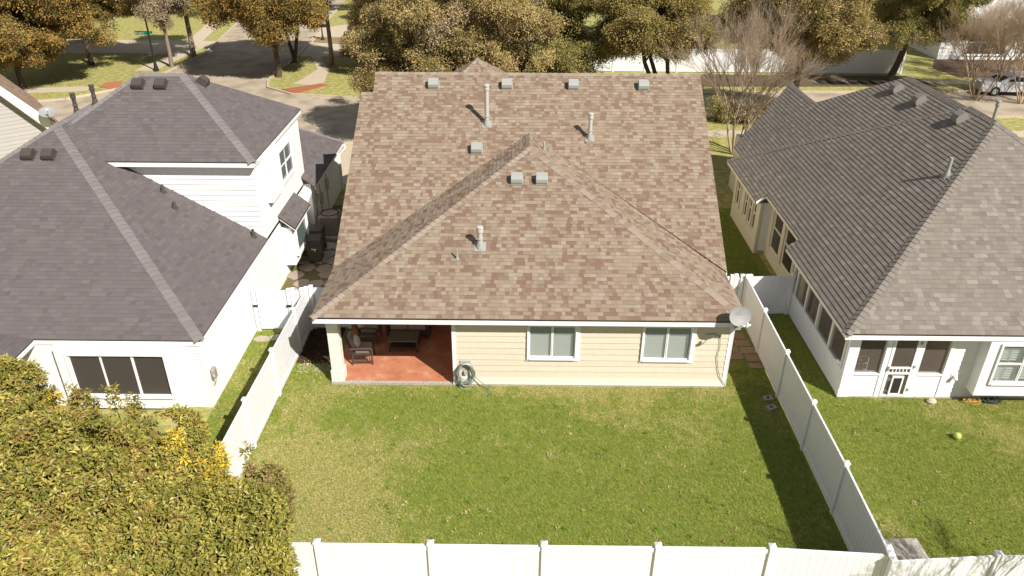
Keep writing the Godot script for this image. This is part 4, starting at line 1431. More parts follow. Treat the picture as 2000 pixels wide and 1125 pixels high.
func patio_things() -> void:
	armchair("wicker armchair nearest the porch column, half in sun with round pillow", Vector3(-5.0, 0.08, -20.92), 0.06, true)
	armchair("wicker armchair with pale back cushion in deep patio shade", Vector3(-5.0, 0.08, -22.15), -0.05, false)
	var o := thing("coffee_table", "low dark wicker coffee table with open shelf on shaded red patio", "table", Vector3(-3.76, 0.08, -21.7))
	var s := Mb.new()
	s.cbox(Vector3(-0.5, 0.40, -0.33), Vector3(0.5, 0.45, 0.33), 0.01)
	part("table_top", s, mat(L(0.12, 0.095, 0.075), 0.35), o)
	s = Mb.new()
	s.box(Vector3(-0.45, 0.12, -0.29), Vector3(0.45, 0.15, 0.29))
	part("shelf", s, M.wicker, o)
	for x in [-0.46, 0.46]:
		for z in [-0.29, 0.29]:
			s = Mb.new()
			s.cbox(Vector3(x - 0.03, 0, z - 0.03), Vector3(x + 0.03, 0.4, z + 0.03), 0.006)
			part("leg", s, M.wicker, o)
	o = thing("loveseat", "wicker loveseat with grey-beige seat cushions against back patio wall", "sofa", Vector3(-3.7, 0.08, -22.55))
	s = Mb.new()
	s.box(Vector3(-0.62, 0.12, -0.32), Vector3(0.62, 0.36, 0.32))
	part("base", s, M.wicker, o)
	s = Mb.new()
	s.hexa([Vector3(-0.66, 0.36, -0.26), Vector3(0.66, 0.36, -0.26), Vector3(0.66, 0.36, -0.36), Vector3(-0.66, 0.36, -0.36), Vector3(-0.64, 0.86, -0.42), Vector3(0.64, 0.86, -0.42), Vector3(0.64, 0.86, -0.49), Vector3(-0.64, 0.86, -0.49)])
	part("backrest", s, M.wicker, o)
	for x in [-0.69, 0.69]:
		s = Mb.new()
		s.cbox(Vector3(x - 0.06, 0.1, -0.36), Vector3(x + 0.06, 0.62, 0.34), 0.02)
		part("armrest", s, M.wicker, o)
		for z in [-0.3, 0.3]:
			s = Mb.new()
			s.tube([Vector3(x, 0, z), Vector3(x, 0.13, z)], [0.025, 0.03], 8)
			part("leg", s, M.wicker, o)
	for x in [-0.31, 0.31]:
		s = Mb.new()
		s.cbox(Vector3(x - 0.30, 0.36, -0.26), Vector3(x + 0.30, 0.50, 0.33), 0.035)
		part("seat_cushion", s, M.grey_cushion, o)
	# garden hose looped over a hanger on the rear wall
	o = thing("garden_hose", "grey-green garden hose coiled over a hanger on tan siding", "hose", Vector3(-1.55, 0.0, -19.56))
	s = Mb.new()
	s.tube([Vector3(-0.15, 0.80, -0.03), Vector3(-0.12, 0.90, 0.06), Vector3(0, 0.93, 0.08), Vector3(0.12, 0.90, 0.06), Vector3(0.15, 0.80, -0.03)], [0.025, 0.03, 0.03, 0.03, 0.025], 8)
	s.box(Vector3(-0.17, 0.66, -0.05), Vector3(0.17, 0.98, -0.035)); s.box(Vector3(-0.05, 0.5, -0.05), Vector3(0.05, 0.62, 0.03))
	part("hanger", s, M.duct, o)
	var rng := RandomNumberGenerator.new()
	rng.seed = 61
	var tones := [L(0.22, 0.25, 0.23), L(0.12, 0.22, 0.23), L(0.33, 0.33, 0.29), L(0.25, 0.27, 0.24)]
	for k in 9:
		s = Mb.new()
		var path := []
		var rad := []
		var rx := 0.2 + rng.randf() * 0.1
		var drop := 0.28 + rng.randf() * 0.16
		for i in 25:
			var a := TAU * i / 24.0
			path.append(Vector3(sin(a) * rx + rng.randf_range(-0.008, 0.008), 0.93 - drop + cos(a) * drop, 0.0 + 0.013 * k + 0.03 * sin(a * 0.5)))
			rad.append(0.0125)
		s.tube(path, rad, 6, false)
		part("loop", s, mat(tones[k % 4], 0.5), o)
	s = Mb.new()
	s.tube([Vector3(0.2, 0.62, 0.08), Vector3(0.26, 0.5, 0.05), Vector3(0.42, 0.3, 0.06), Vector3(0.6, 0.12, 0.06), Vector3(0.72, 0.03, 0.15), Vector3(0.70, 0.02, 0.38), Vector3(0.55, 0.02, 0.42)], [0.0115, 0.0115, 0.0115, 0.0115, 0.0115, 0.0115, 0.0115], 6)
	s.tube([Vector3(-0.15, 0.45, 0.08), Vector3(-0.18, 0.2, 0.1), Vector3(-0.16, 0.03, 0.12), Vector3(0.05, 0.02, 0.2), Vector3(0.28, 0.02, 0.16)], [0.0115, 0.0115, 0.0115, 0.0115, 0.0115], 6)
	part("loose_end", s, mat(tones[1], 0.5), o)

func dish(called: String, label: String, at: Vector3, face: Vector3, rx: float, ry: float, foot: Vector3, marks: bool) -> void:
	var o := thing(called, label, "satellite dish", at)
	var z := face.normalized()
	var x := Vector3.UP.cross(z).normalized()
	var y := z.cross(x)
	var B := Basis(x, y, z)
	var s := Mb.new()
	var rings := 6
	var seg := 28
	var pt := func(i: int, k: int, back: float) -> Vector3:
		var r := float(i) / rings
		var a := TAU * k / seg
		return B * Vector3(cos(a) * rx * r, sin(a) * ry * r, -0.075 + 0.075 * r * r - back)
	for i in rings:
		for k in seg:
			s.quad(pt.call(i, k, 0.0), pt.call(i + 1, k, 0.0), pt.call(i + 1, k + 1, 0.0), pt.call(i, k + 1, 0.0))
			s.quad(pt.call(i, k + 1, 0.012), pt.call(i + 1, k + 1, 0.012), pt.call(i + 1, k, 0.012), pt.call(i, k, 0.012))
	for k in seg:
		s.quad(pt.call(rings, k, 0.012), pt.call(rings, k + 1, 0.012), pt.call(rings, k + 1, 0.0), pt.call(rings, k, 0.0))
	part("reflector", s, mat(L(0.26, 0.255, 0.25), 0.55), o)
	s = Mb.new()
	var f := foot - at
	s.tube([B * Vector3(0, 0, -0.08), f + Vector3(0, 0.12, 0), f], [0.025, 0.025, 0.025], 8)
	part("mast", s, M.galv, o)
	s = Mb.new()
	s.obox(f + Vector3(-0.09, -0.16, -0.02), Vector3(0.18, 0, 0), Vector3(0, 0.2, 0), Vector3(0, 0, 0.05))
	part("foot_plate", s, M.galv, o)
	s = Mb.new()
	s.tube([B * Vector3(0, -ry * 0.95, -0.01), B * Vector3(0, -ry * 1.05, 0.2), B * Vector3(0, -ry * 0.75, 0.42)], [0.014, 0.014, 0.014], 6)
	part("feed_arm", s, M.galv, o)
	s = Mb.new()
	s.tube([B * Vector3(-0.06, -ry * 0.72, 0.44), B * Vector3(0.06, -ry * 0.72, 0.44)], [0.035, 0.035], 8)
	s.tube([B * Vector3(0, -ry * 0.72, 0.47), B * Vector3(0, -ry * 0.6, 0.37)], [0.03, 0.045], 8)
	part("receiver", s, M.white, o)
	if marks: # a worn printed mark and a line of small print
		s = Mb.new()
		var ink := [[-0.10, 0.10, 0.012, 0.06], [-0.075, 0.10, 0.012, 0.08], [-0.045, 0.10, 0.012, 0.055], [-0.02, 0.10, 0.012, 0.08], [0.02, 0.10, 0.014, 0.09], [0.034, 0.176, 0.05, 0.014], [0.07, 0.13, 0.014, 0.06], [0.034, 0.10, 0.05, 0.014], [0.034, 0.135, 0.04, 0.012], [-0.13, 0.055, 0.24, 0.012], [-0.12, 0.042, 0.10, 0.008], [0.02, 0.04, 0.10, 0.009]]
		for k in ink:
			var r2: float = pow(k[0] / rx, 2) + pow(k[1] / ry, 2)
			s.obox(B * Vector3(k[0], k[1], -0.072 + 0.075 * r2), B * Vector3(k[2], 0, 0), B * Vector3(0, k[3], 0), B * Vector3(0, 0, 0.006))
		part("printed_mark", s, mat(L(0.22, 0.21, 0.21), 0.6), o)

func bin(label: String, at: Vector3, turn: float) -> void:
	var o := thing("wheeled_bin", label, "bin", at, turn, "bins beside the white house")
	var s := Mb.new()
	var bm := mat(L(0.075, 0.06, 0.05), 0.5)
	s.hexa([Vector3(-0.24, 0.08, 0.24), Vector3(0.24, 0.08, 0.24), Vector3(0.24, 0.08, -0.24), Vector3(-0.24, 0.08, -0.24), Vector3(-0.3, 0.95, 0.33), Vector3(0.3, 0.95, 0.33), Vector3(0.3, 0.95, -0.33), Vector3(-0.3, 0.95, -0.33)])
	part("body", s, bm, o)
	s = Mb.new()
	s.hexa([Vector3(-0.33, 0.95, 0.37), Vector3(0.33, 0.95, 0.37), Vector3(0.33, 0.95, -0.36), Vector3(-0.33, 0.95, -0.36), Vector3(-0.27, 1.05, 0.28), Vector3(0.27, 1.05, 0.28), Vector3(0.3, 1.07, -0.32), Vector3(-0.3, 1.07, -0.32)])
	s.tube([Vector3(-0.3, 0.98, -0.4), Vector3(0.3, 0.98, -0.4)], [0.02, 0.02], 6)
	part("lid", s, mat(L(0.055, 0.045, 0.038), 0.5), o)
	for x in [-0.24, 0.24]:
		s = Mb.new()
		s.tube([Vector3(x - 0.03, 0.12, -0.26), Vector3(x + 0.03, 0.12, -0.26)], [0.12, 0.12], 12)
		part("wheel", s, M.black, o)
	s = Mb.new()
	s.box(Vector3(-0.03, 0.64, 0.292), Vector3(0.07, 0.68, 0.306)); s.box(Vector3(-0.10, 0.66, 0.292), Vector3(-0.04, 0.70, 0.308)); s.box(Vector3(0.0, 0.58, 0.288), Vector3(0.04, 0.63, 0.30))
	part("printed_mark", s, M.white, o)

func yard_things() -> void:
	var rng := RandomNumberGenerator.new()
	rng.seed = 71
	dish("satellite_dish", "grey oval satellite dish on right corner of tan house eave", Vector3(6.46, 3.02, -19.0), Vector3(0.20, 0.42, 0.88), 0.34, 0.29, Vector3(6.5, 2.62, -19.19), true)
	dish("satellite_dish", "pale satellite dish on brown roof at far left", Vector3(-24.05, 3.12, -38.45), Vector3(0.3, 0.82, 0.45), 0.4, 0.36, Vector3(-24.3, 1.9, -39.0), false)
	# air conditioner
	var o := thing("air_conditioner", "tall dark air conditioner unit on pad beside white house side wall", "air conditioner", Vector3(-8.15, 0, -30.7))
	var s := Mb.new()
	s.cbox(Vector3(-0.55, 0, -0.55), Vector3(0.55, 0.12, 0.55), 0.02)
	part("pad", s, M.concrete, o)
	s = Mb.new()
	var ac := mat(L(0.27, 0.225, 0.185), 0.5)
	s.cbox(Vector3(-0.44, 0.12, -0.44), Vector3(0.44, 1.05, 0.44), 0.08)
	var cab := part("cabinet", s, ac, o)
	s = Mb.new()
	for k in 12:
		for side in 2:
			var x := -0.36 + k * 0.065
			if side == 0: s.box(Vector3(x, 0.16, 0.44), Vector3(x + 0.025, 1.0, 0.452))
			else: s.box(Vector3(0.44, 0.16, x), Vector3(0.452, 1.0, x + 0.025))
	part("louvres", s, ac, cab)
	s = Mb.new()
	s.lathe(Vector3(0, 1.05, 0), [Vector2(0.40, 0.0), Vector2(0.40, 0.02), Vector2(0.35, 0.02), Vector2(0.34, -0.005), Vector2(0.001, -0.005)], 24)
	part("fan_grille", s, M.black, o)
	bin("brown wheeled bin with white mark, nearer of two beside white house", Vector3(-8.25, 0, -28.15), 0.15)
	bin("dark wheeled bin half hidden behind the nearer bin", Vector3(-8.4, 0, -29.1), -0.1)
	# hose reel box on the white side wall
	o = thing("hose_holder", "weathered stone-coloured hose holder on white side wall", "hose holder", Vector3(-9.06, 1.0, -18.75))
	s = Mb.new()
	s.cbox(Vector3(-0.04, -0.12, -0.13), Vector3(0.1, 0.22, 0.12), 0.04)
	part("body", s, mat(L(0.33, 0.29, 0.24), 0.9, M.grit, 4), o)
	s = Mb.new()
	s.tube([Vector3(0.06, -0.05, 0.05), Vector3(0.09, -0.2, 0.02), Vector3(0.06, -0.32, 0.08)], [0.02, 0.02, 0.02], 6)
	s.tube([Vector3(0.08, 0.05, 0.12), Vector3(0.11, 0.02, 0.2)], [0.03, 0.02], 6)
	part("spout", s, M.duct, o)
	# fence row ornaments: two concrete blocks
	for k in 2:
		s = Mb.new()
		holed(s, Vector3(-0.14, 0.0, 0.1), Vector3.RIGHT, 0.28, 0.2, 0.2, [[0.08, 0.19, 0.05, 0.16]])
		var b := solo("concrete_block", s, mat(L(0.33, 0.3, 0.25), 0.95, M.grit, 3), "hollow concrete block at foot of white fence, %s the two" % ["farther of", "nearer of"][k], "block", Vector3(7.78, 0, [-19.05, -18.6][k]), "blocks beside the fence")
		b.rotation = Vector3(-PI / 2, 0.2 + 0.3 * k, 0)
		b.position.y = 0.0
		b.position.z += 0.1
	# ball, rock, cords, slab
	s = Mb.new()
	s.lathe(Vector3(0, 0.11, 0), [Vector2(0.001, -0.11), Vector2(0.042, -0.102), Vector2(0.078, -0.078), Vector2(0.102, -0.042), Vector2(0.11, 0), Vector2(0.102, 0.042), Vector2(0.078, 0.078), Vector2(0.042, 0.102), Vector2(0.001, 0.11)], 20)
	solo("ball", s, mat(L(0.58, 0.66, 0.16), 0.5, grain(0.03, 0.6, 1.15), 6), "small yellow-green ball lying on the right-hand lawn", "ball", Vector3(12.68, 0, -17.3))
	s = Mb.new()
	var prof := [Vector2(0.001, 0.0), Vector2(0.15, 0.0), Vector2(0.17, 0.07), Vector2(0.11, 0.14), Vector2(0.001, 0.17)]
	s.lathe(Vector3.ZERO, prof, 7)
	var rk := solo("rock", s, mat(L(0.5, 0.42, 0.33), 0.95, M.grit, 3), "pale rock beside sunroom foundation right of screen door", "rock", Vector3(12.75, 0, -19.0))
	rk.rotation.y = 0.4
	rk.scale = Vector3(1.0, 0.95, 0.8)
	for k in 2:
		o = thing("cord_coil", ["yellow-orange cord heaped below window bay", "black hose heaped right of yellow cord below window bay"][k], "cord", Vector3([14.0, 14.6][k], 0.02, -19.0))
		for i in 6:
			s = Mb.new()
			var path := []
			var rad := []
			var c := Vector3(rng.randf_range(-0.12, 0.12), 0.02 * i, rng.randf_range(-0.05, 0.05))
			var ra := rng.randf_range(0.14, 0.27)
			for j in 19:
				var a := TAU * j / 18.0
				path.append(c + Vector3(cos(a) * ra, 0.02 * sin(a * 3 + i), sin(a) * ra * 0.45))
				rad.append(0.013)
			s.tube(path, rad, 5, false)
			part("loop", s, mat([L(0.42, 0.25, 0.05), L(0.035, 0.04, 0.045)][k], 0.5), o)
	s = Mb.new()
	s.box(Vector3(-0.42, 0, -0.35), Vector3(0.42, 0.05, 0.35))
	var sl := solo("paving_slab", s, M.concrete, "square grey-brown slab in grass behind fence corner", "slab", Vector3(9.42, 0, -13.15))
	sl.rotation.y = 0.03
	# sunroom furniture seen through the screens
	o = thing("iron_chair", "white scrolled metal chair behind left sunroom screen", "chair", Vector3(10.68, 0.05, -19.55), 0.05)
	s = Mb.new()
	s.tube([Vector3(-0.25, 0, -0.2), Vector3(-0.25, 1.05, -0.24)], [0.014, 0.014], 6); s.tube([Vector3(0.25, 0, -0.2), Vector3(0.25, 1.05, -0.24)], [0.014, 0.014], 6)
	s.tube([Vector3(-0.25, 1.05, -0.24), Vector3(-0.14, 1.13, -0.24), Vector3(0, 1.08, -0.24), Vector3(0.14, 1.13, -0.24), Vector3(0.25, 1.05, -0.24)], [0.014, 0.014, 0.014, 0.014, 0.014], 6)
	for y in [0.62, 0.85]: s.tube([Vector3(-0.25, y, -0.225), Vector3(0.25, y, -0.225)], [0.011, 0.011], 6)
	for x in [-0.12, 0.0, 0.12]: s.tube([Vector3(x, 0.48, -0.22), Vector3(x, 0.86, -0.23)], [0.008, 0.008], 6)
	part("backrest", s, M.white, o)
	s = Mb.new()
	s.lathe(Vector3(0, 0.97, -0.232), [Vector2(0.001, -0.05), Vector2(0.05, 0), Vector2(0.001, 0.05)], 8)
	part("rosette", s, M.white, o)
	s = Mb.new()
	s.cbox(Vector3(-0.25, 0.42, -0.22), Vector3(0.25, 0.48, 0.24), 0.02)
	part("seat", s, mat(L(0.42, 0.28, 0.18), 0.8), o)
	for x in [-0.23, 0.23]:
		s = Mb.new()
		s.tube([Vector3(x, 0.42, 0.2), Vector3(x, 0, 0.22)], [0.014, 0.014], 6)
		part("leg", s, M.white, o)
	o = thing("ceiling_fan", "dark ceiling fan behind right sunroom screen", "fan", Vector3(12.45, 2.44, -20.3))
	s = Mb.new()
	s.tube([Vector3(0, 0, 0), Vector3(0, -0.2, 0)], [0.02, 0.02], 6)
	s.lathe(Vector3(0, -0.36, 0), [Vector2(0.001, 0), Vector2(0.1, 0.03), Vector2(0.11, 0.12), Vector2(0.03, 0.16)], 12)
	part("motor", s, M.dark, o)
	for k in 4:
		s = Mb.new()
		var d := Vector3(cos(k * PI / 2 + 0.3), 0, sin(k * PI / 2 + 0.3))
		s.obox(Vector3(0, -0.28, 0) + d * 0.1, d * 0.5, Vector3.UP * 0.012, d.cross(Vector3.UP) * 0.13)
		part("blade", s, M.dark, o)
	# paving: flagstones beside the white house, pavers beside the tan house, stepping stones
	var fp := thing("flagstone_path", "", "", Vector3.ZERO)
	fp.set_meta("kind", "structure")
	var fmats := [mat(L(0.34, 0.28, 0.22), 0.95, M.grit, 1.5), mat(L(0.40, 0.34, 0.28), 0.95, M.grit, 1.5), mat(L(0.36, 0.26, 0.20), 0.95, M.grit, 1.5)]
	for iz in 9:
		for ix in 5:
			var c := Vector2(-8.72 + ix * 0.62 + (0.3 if iz % 2 else 0.0) + rng.randf_range(-0.08, 0.08), -24.2 - iz * 0.66 + rng.randf_range(-0.08, 0.08))
			if c.x > -6.0 or rng.randf() < 0.12: continue
			var poly := []
			var n_ := rng.randi_range(5, 7)
			for k in n_:
				var a := TAU * (k + rng.randf_range(-0.25, 0.25)) / n_
				poly.append(Vector3(c.x + cos(a) * 0.36 * rng.randf_range(0.85, 1.1), 0.035, c.y - sin(a) * 0.36 * rng.randf_range(0.85, 1.1)))
			s = Mb.new()
			s.slab(poly, Vector3.DOWN * 0.05)
			part("flagstone", s, fmats[rng.randi() % 3], fp)
	var pv := thing("paver_path", "", "", Vector3.ZERO)
	pv.set_meta("kind", "structure")
	var pmats := [mat(L(0.30, 0.195, 0.125), 0.95, M.grit, 1.5), mat(L(0.275, 0.18, 0.12), 0.95, M.grit, 1.5), mat(L(0.32, 0.22, 0.145), 0.95, M.grit, 1.5)]
	for iz in 4:
		for ix in 2:
			s = Mb.new()
			s.cbox(Vector3(-0.27, -0.02, -0.2), Vector3(0.27, 0.04, 0.2), 0.012)
			var q := part("paver", s, pmats[rng.randi() % 3], pv)
			q.position = Vector3(7.12 + ix * 0.58 + 0.07 * iz, 0, -22.75 + iz * 0.45 + ix * 0.1)
			q.rotation.y = rng.randf_range(-0.08, 0.08)
	s = Mb.new()
	s.cbox(Vector3(-0.2, -0.02, -0.15), Vector3(0.2, 0.04, 0.15), 0.012)
	part("paver", s, pmats[0], pv).position = Vector3(7.85, 0, -20.85)
	var k_ := 0
	for c in [Vector3(-8.75, 0, -22.2), Vector3(-8.25, 0, -22.3), Vector3(-7.75, 0, -21.2), Vector3(-7.7, 0, -20.4)]:
		s = Mb.new()
		var poly := []
		for k in 9:
			var a := TAU * k / 9
			poly.append(Vector3(cos(a) * 0.3 * rng.randf_range(0.9, 1.1), 0.03, -sin(a) * 0.2 * rng.randf_range(0.9, 1.1)))
		s.slab(poly, Vector3.DOWN * 0.05)
		solo("stepping_stone", s, fmats[1], ["pale oval stepping stone directly below the white gate", "stepping stone right of the pale oval one by gate", "third stepping stone from gate along the white fence", "stepping stone farthest from gate along the white fence"][k_], "stepping stone", c, "stepping stones by the gate")
		k_ += 1
	# mulch bed with chips and dead leaves
	s = Mb.new()
	s.slab([Vector3(-7.2, 0.02, -20.85), Vector3(-6.02, 0.02, -20.7), Vector3(-6.02, 0.02, -23.0), Vector3(-7.2, 0.02, -22.9)], Vector3.DOWN * 0.02)
	struct("mulch_bed", s, M.mulch)
	var places := []
	var tints := []
	for i in 2600:
		places.append(Transform3D(spin(rng, rng.randf_range(0.6, 1.5)), Vector3(rng.randf_range(-7.15, -6.03), rng.randf_range(0.02, 0.07), rng.randf_range(-22.9, -20.75))))
		var c: Color = [Color(0.06, 0.035, 0.022), Color(0.09, 0.055, 0.03), Color(0.035, 0.024, 0.018), Color(0.16, 0.1, 0.05)][rng.randi() % 4]
		tints.append(c)
	for i in 260:
		places.append(Transform3D(spin(rng, rng.randf_range(0.8, 1.3)), Vector3(rng.randf_range(-7.1, -5.95), rng.randf_range(0.02, 0.05), rng.randf_range(-20.9, -20.25))))
		tints.append(Color(0.5, 0.44, 0.30))
	var chips := scatter("mulch", self, leaf_sprig(rng, 3, 0.03, 0.05, 0.025), M.foliage, places, tints)
	tag(chips, "dark mulch chips with pale pebbles at edge of flower bed", "mulch", "", "stuff")

# ---------------------------------------------------------------- the street and what lies beyond
func car(label: String, at: Vector3, turn: float, paint: Color, tall: bool) -> void: # its rear at local -x
	var o := thing("parked_car", label, "car", at, turn, "cars parked across the street")
	var s := Mb.new()
	var pm := mat(paint, 0.25)
	pm.clearcoat_enabled = true
	pm.clearcoat = 0.6
	var roof_y := 1.72 if tall else 1.45
	var prof := [Vector2(-2.3, 0.35), Vector2(-2.32, 0.75), Vector2(-2.2, 0.98), Vector2(1.1, 0.98), Vector2(2.15, 0.82), Vector2(2.32, 0.6), Vector2(2.3, 0.3)]
	var sweep := func(b: Mb, pr: Array, w0: float, w1: float) -> void:
		for side in 2:
			var k := 1.0 if side == 0 else -1.0
			var poly := []
			for q in pr: poly.append(Vector3(q.x, q.y, k * lerpf(w0, w1, clampf((q.y - 0.3) / 1.2, 0, 1))))
			if side == 0: poly.reverse()
			b.slab(poly, Vector3.ZERO)
		for i in pr.size():
			var p: Vector2 = pr[i]
			var q: Vector2 = pr[(i + 1) % pr.size()]
			var wp := lerpf(w0, w1, clampf((p.y - 0.3) / 1.2, 0, 1))
			var wq := lerpf(w0, w1, clampf((q.y - 0.3) / 1.2, 0, 1))
			b.quad(Vector3(p.x, p.y, -wp), Vector3(p.x, p.y, wp), Vector3(q.x, q.y, wq), Vector3(q.x, q.y, -wq))
	sweep.call(s, prof, 0.9, 0.86)
	part("body", s, pm, o)
	s = Mb.new()
	var back := -2.15 if tall else -1.75
	sweep.call(s, [Vector2(back, 0.98), Vector2(back + 0.3, roof_y - 0.06), Vector2(back + 0.55, roof_y), Vector2(0.1, roof_y), Vector2(0.35, roof_y - 0.06), Vector2(1.15, 0.98)], 0.92, 0.70)
	part("cabin", s, pm, o)
	for k in [-1.0, 1.0]:
		for w in [[back + 0.35, -0.75], [-0.68, 0.15]]:
			s = Mb.new()
			var z0: float = k * 0.822
			var z1: float = k * 0.752
			var poly := [Vector3(w[0], 1.04, z0), Vector3(w[1] + (0.5 if w[1] > 0 else 0.0), 1.04, z0), Vector3(w[1], roof_y - 0.12, z1), Vector3(w[0] + 0.12, roof_y - 0.12, z1)]
			if k < 0: poly.reverse()
			s.slab(poly, Vector3(0, 0, -k * 0.02))
			part("side_window", s, mat(L(0.02, 0.02, 0.022), 0.08), o)
	s = Mb.new()
	s.slab([Vector3(back - 0.01, 1.05, 0.66), Vector3(back + 0.24, roof_y - 0.12, 0.60), Vector3(back + 0.24, roof_y - 0.12, -0.60), Vector3(back - 0.01, 1.05, -0.66)], Vector3(0.02, 0, 0))
	part("rear_window", s, mat(L(0.02, 0.02, 0.022), 0.08), o)
	s = Mb.new()
	s.slab([Vector3(1.12, 1.03, -0.68), Vector3(0.40, roof_y - 0.1, -0.6), Vector3(0.40, roof_y - 0.1, 0.6), Vector3(1.12, 1.03, 0.68)], Vector3(-0.02, 0, 0))
	part("windscreen", s, mat(L(0.02, 0.02, 0.022), 0.08), o)
	for k in [-1.0, 1.0]:
		s = Mb.new()
		s.box(Vector3(-2.35, 0.68, k * 0.70 - 0.14), Vector3(-2.2, 1.0, k * 0.70 + 0.14))
		part("tail_light", s, mat(L(0.45, 0.01, 0.012), 0.3), o)
		s = Mb.new()
		s.box(Vector3(2.1, 0.6, k * 0.65 - 0.15), Vector3(2.335, 0.76, k * 0.65 + 0.15))
		part("headlight", s, M.white, o)
		for x in [-1.4, 1.4]:
			s = Mb.new()
			s.tube([Vector3(x, 0.33, k * 0.72), Vector3(x, 0.33, k * 0.92)], [0.33, 0.33], 16)
			var t := part("tyre", s, M.black, o)
			s = Mb.new()
			s.tube([Vector3(x, 0.33, k * 0.9), Vector3(x, 0.33, k * 0.93)], [0.2, 0.2], 12)
			part("rim", s, M.galv, t)

func flat(called: String, pts: Array, y: float, m: Material, kind := "structure") -> void:
	var s := Mb.new()
	var poly := []
	for q in pts: poly.append(Vector3(q[0], y, q[1]))
	var a := 0.0
	for i in poly.size(): a += poly[i].z * poly[(i + 1) % poly.size()].x - poly[i].x * poly[(i + 1) % poly.size()].z
	if a < 0: poly.reverse()
	s.slab(poly, Vector3.DOWN * y * 0.9 if y > 0.01 else Vector3.ZERO)
	struct(called, s, m)

func kerb(pts: Array) -> void:
	var s := Mb.new()
	for i in pts.size() - 1:
		var a := Vector3(pts[i][0], 0, pts[i][1])
		var b := Vector3(pts[i + 1][0], 0, pts[i + 1][1])
		var d := (b - a).normalized()
		s.obox(a - d * 0.02, b - a + d * 0.03, Vector3.UP * (0.12 + 0.001 * i), d.cross(Vector3.UP) * 0.16)
	struct("kerb", s, M.walk)

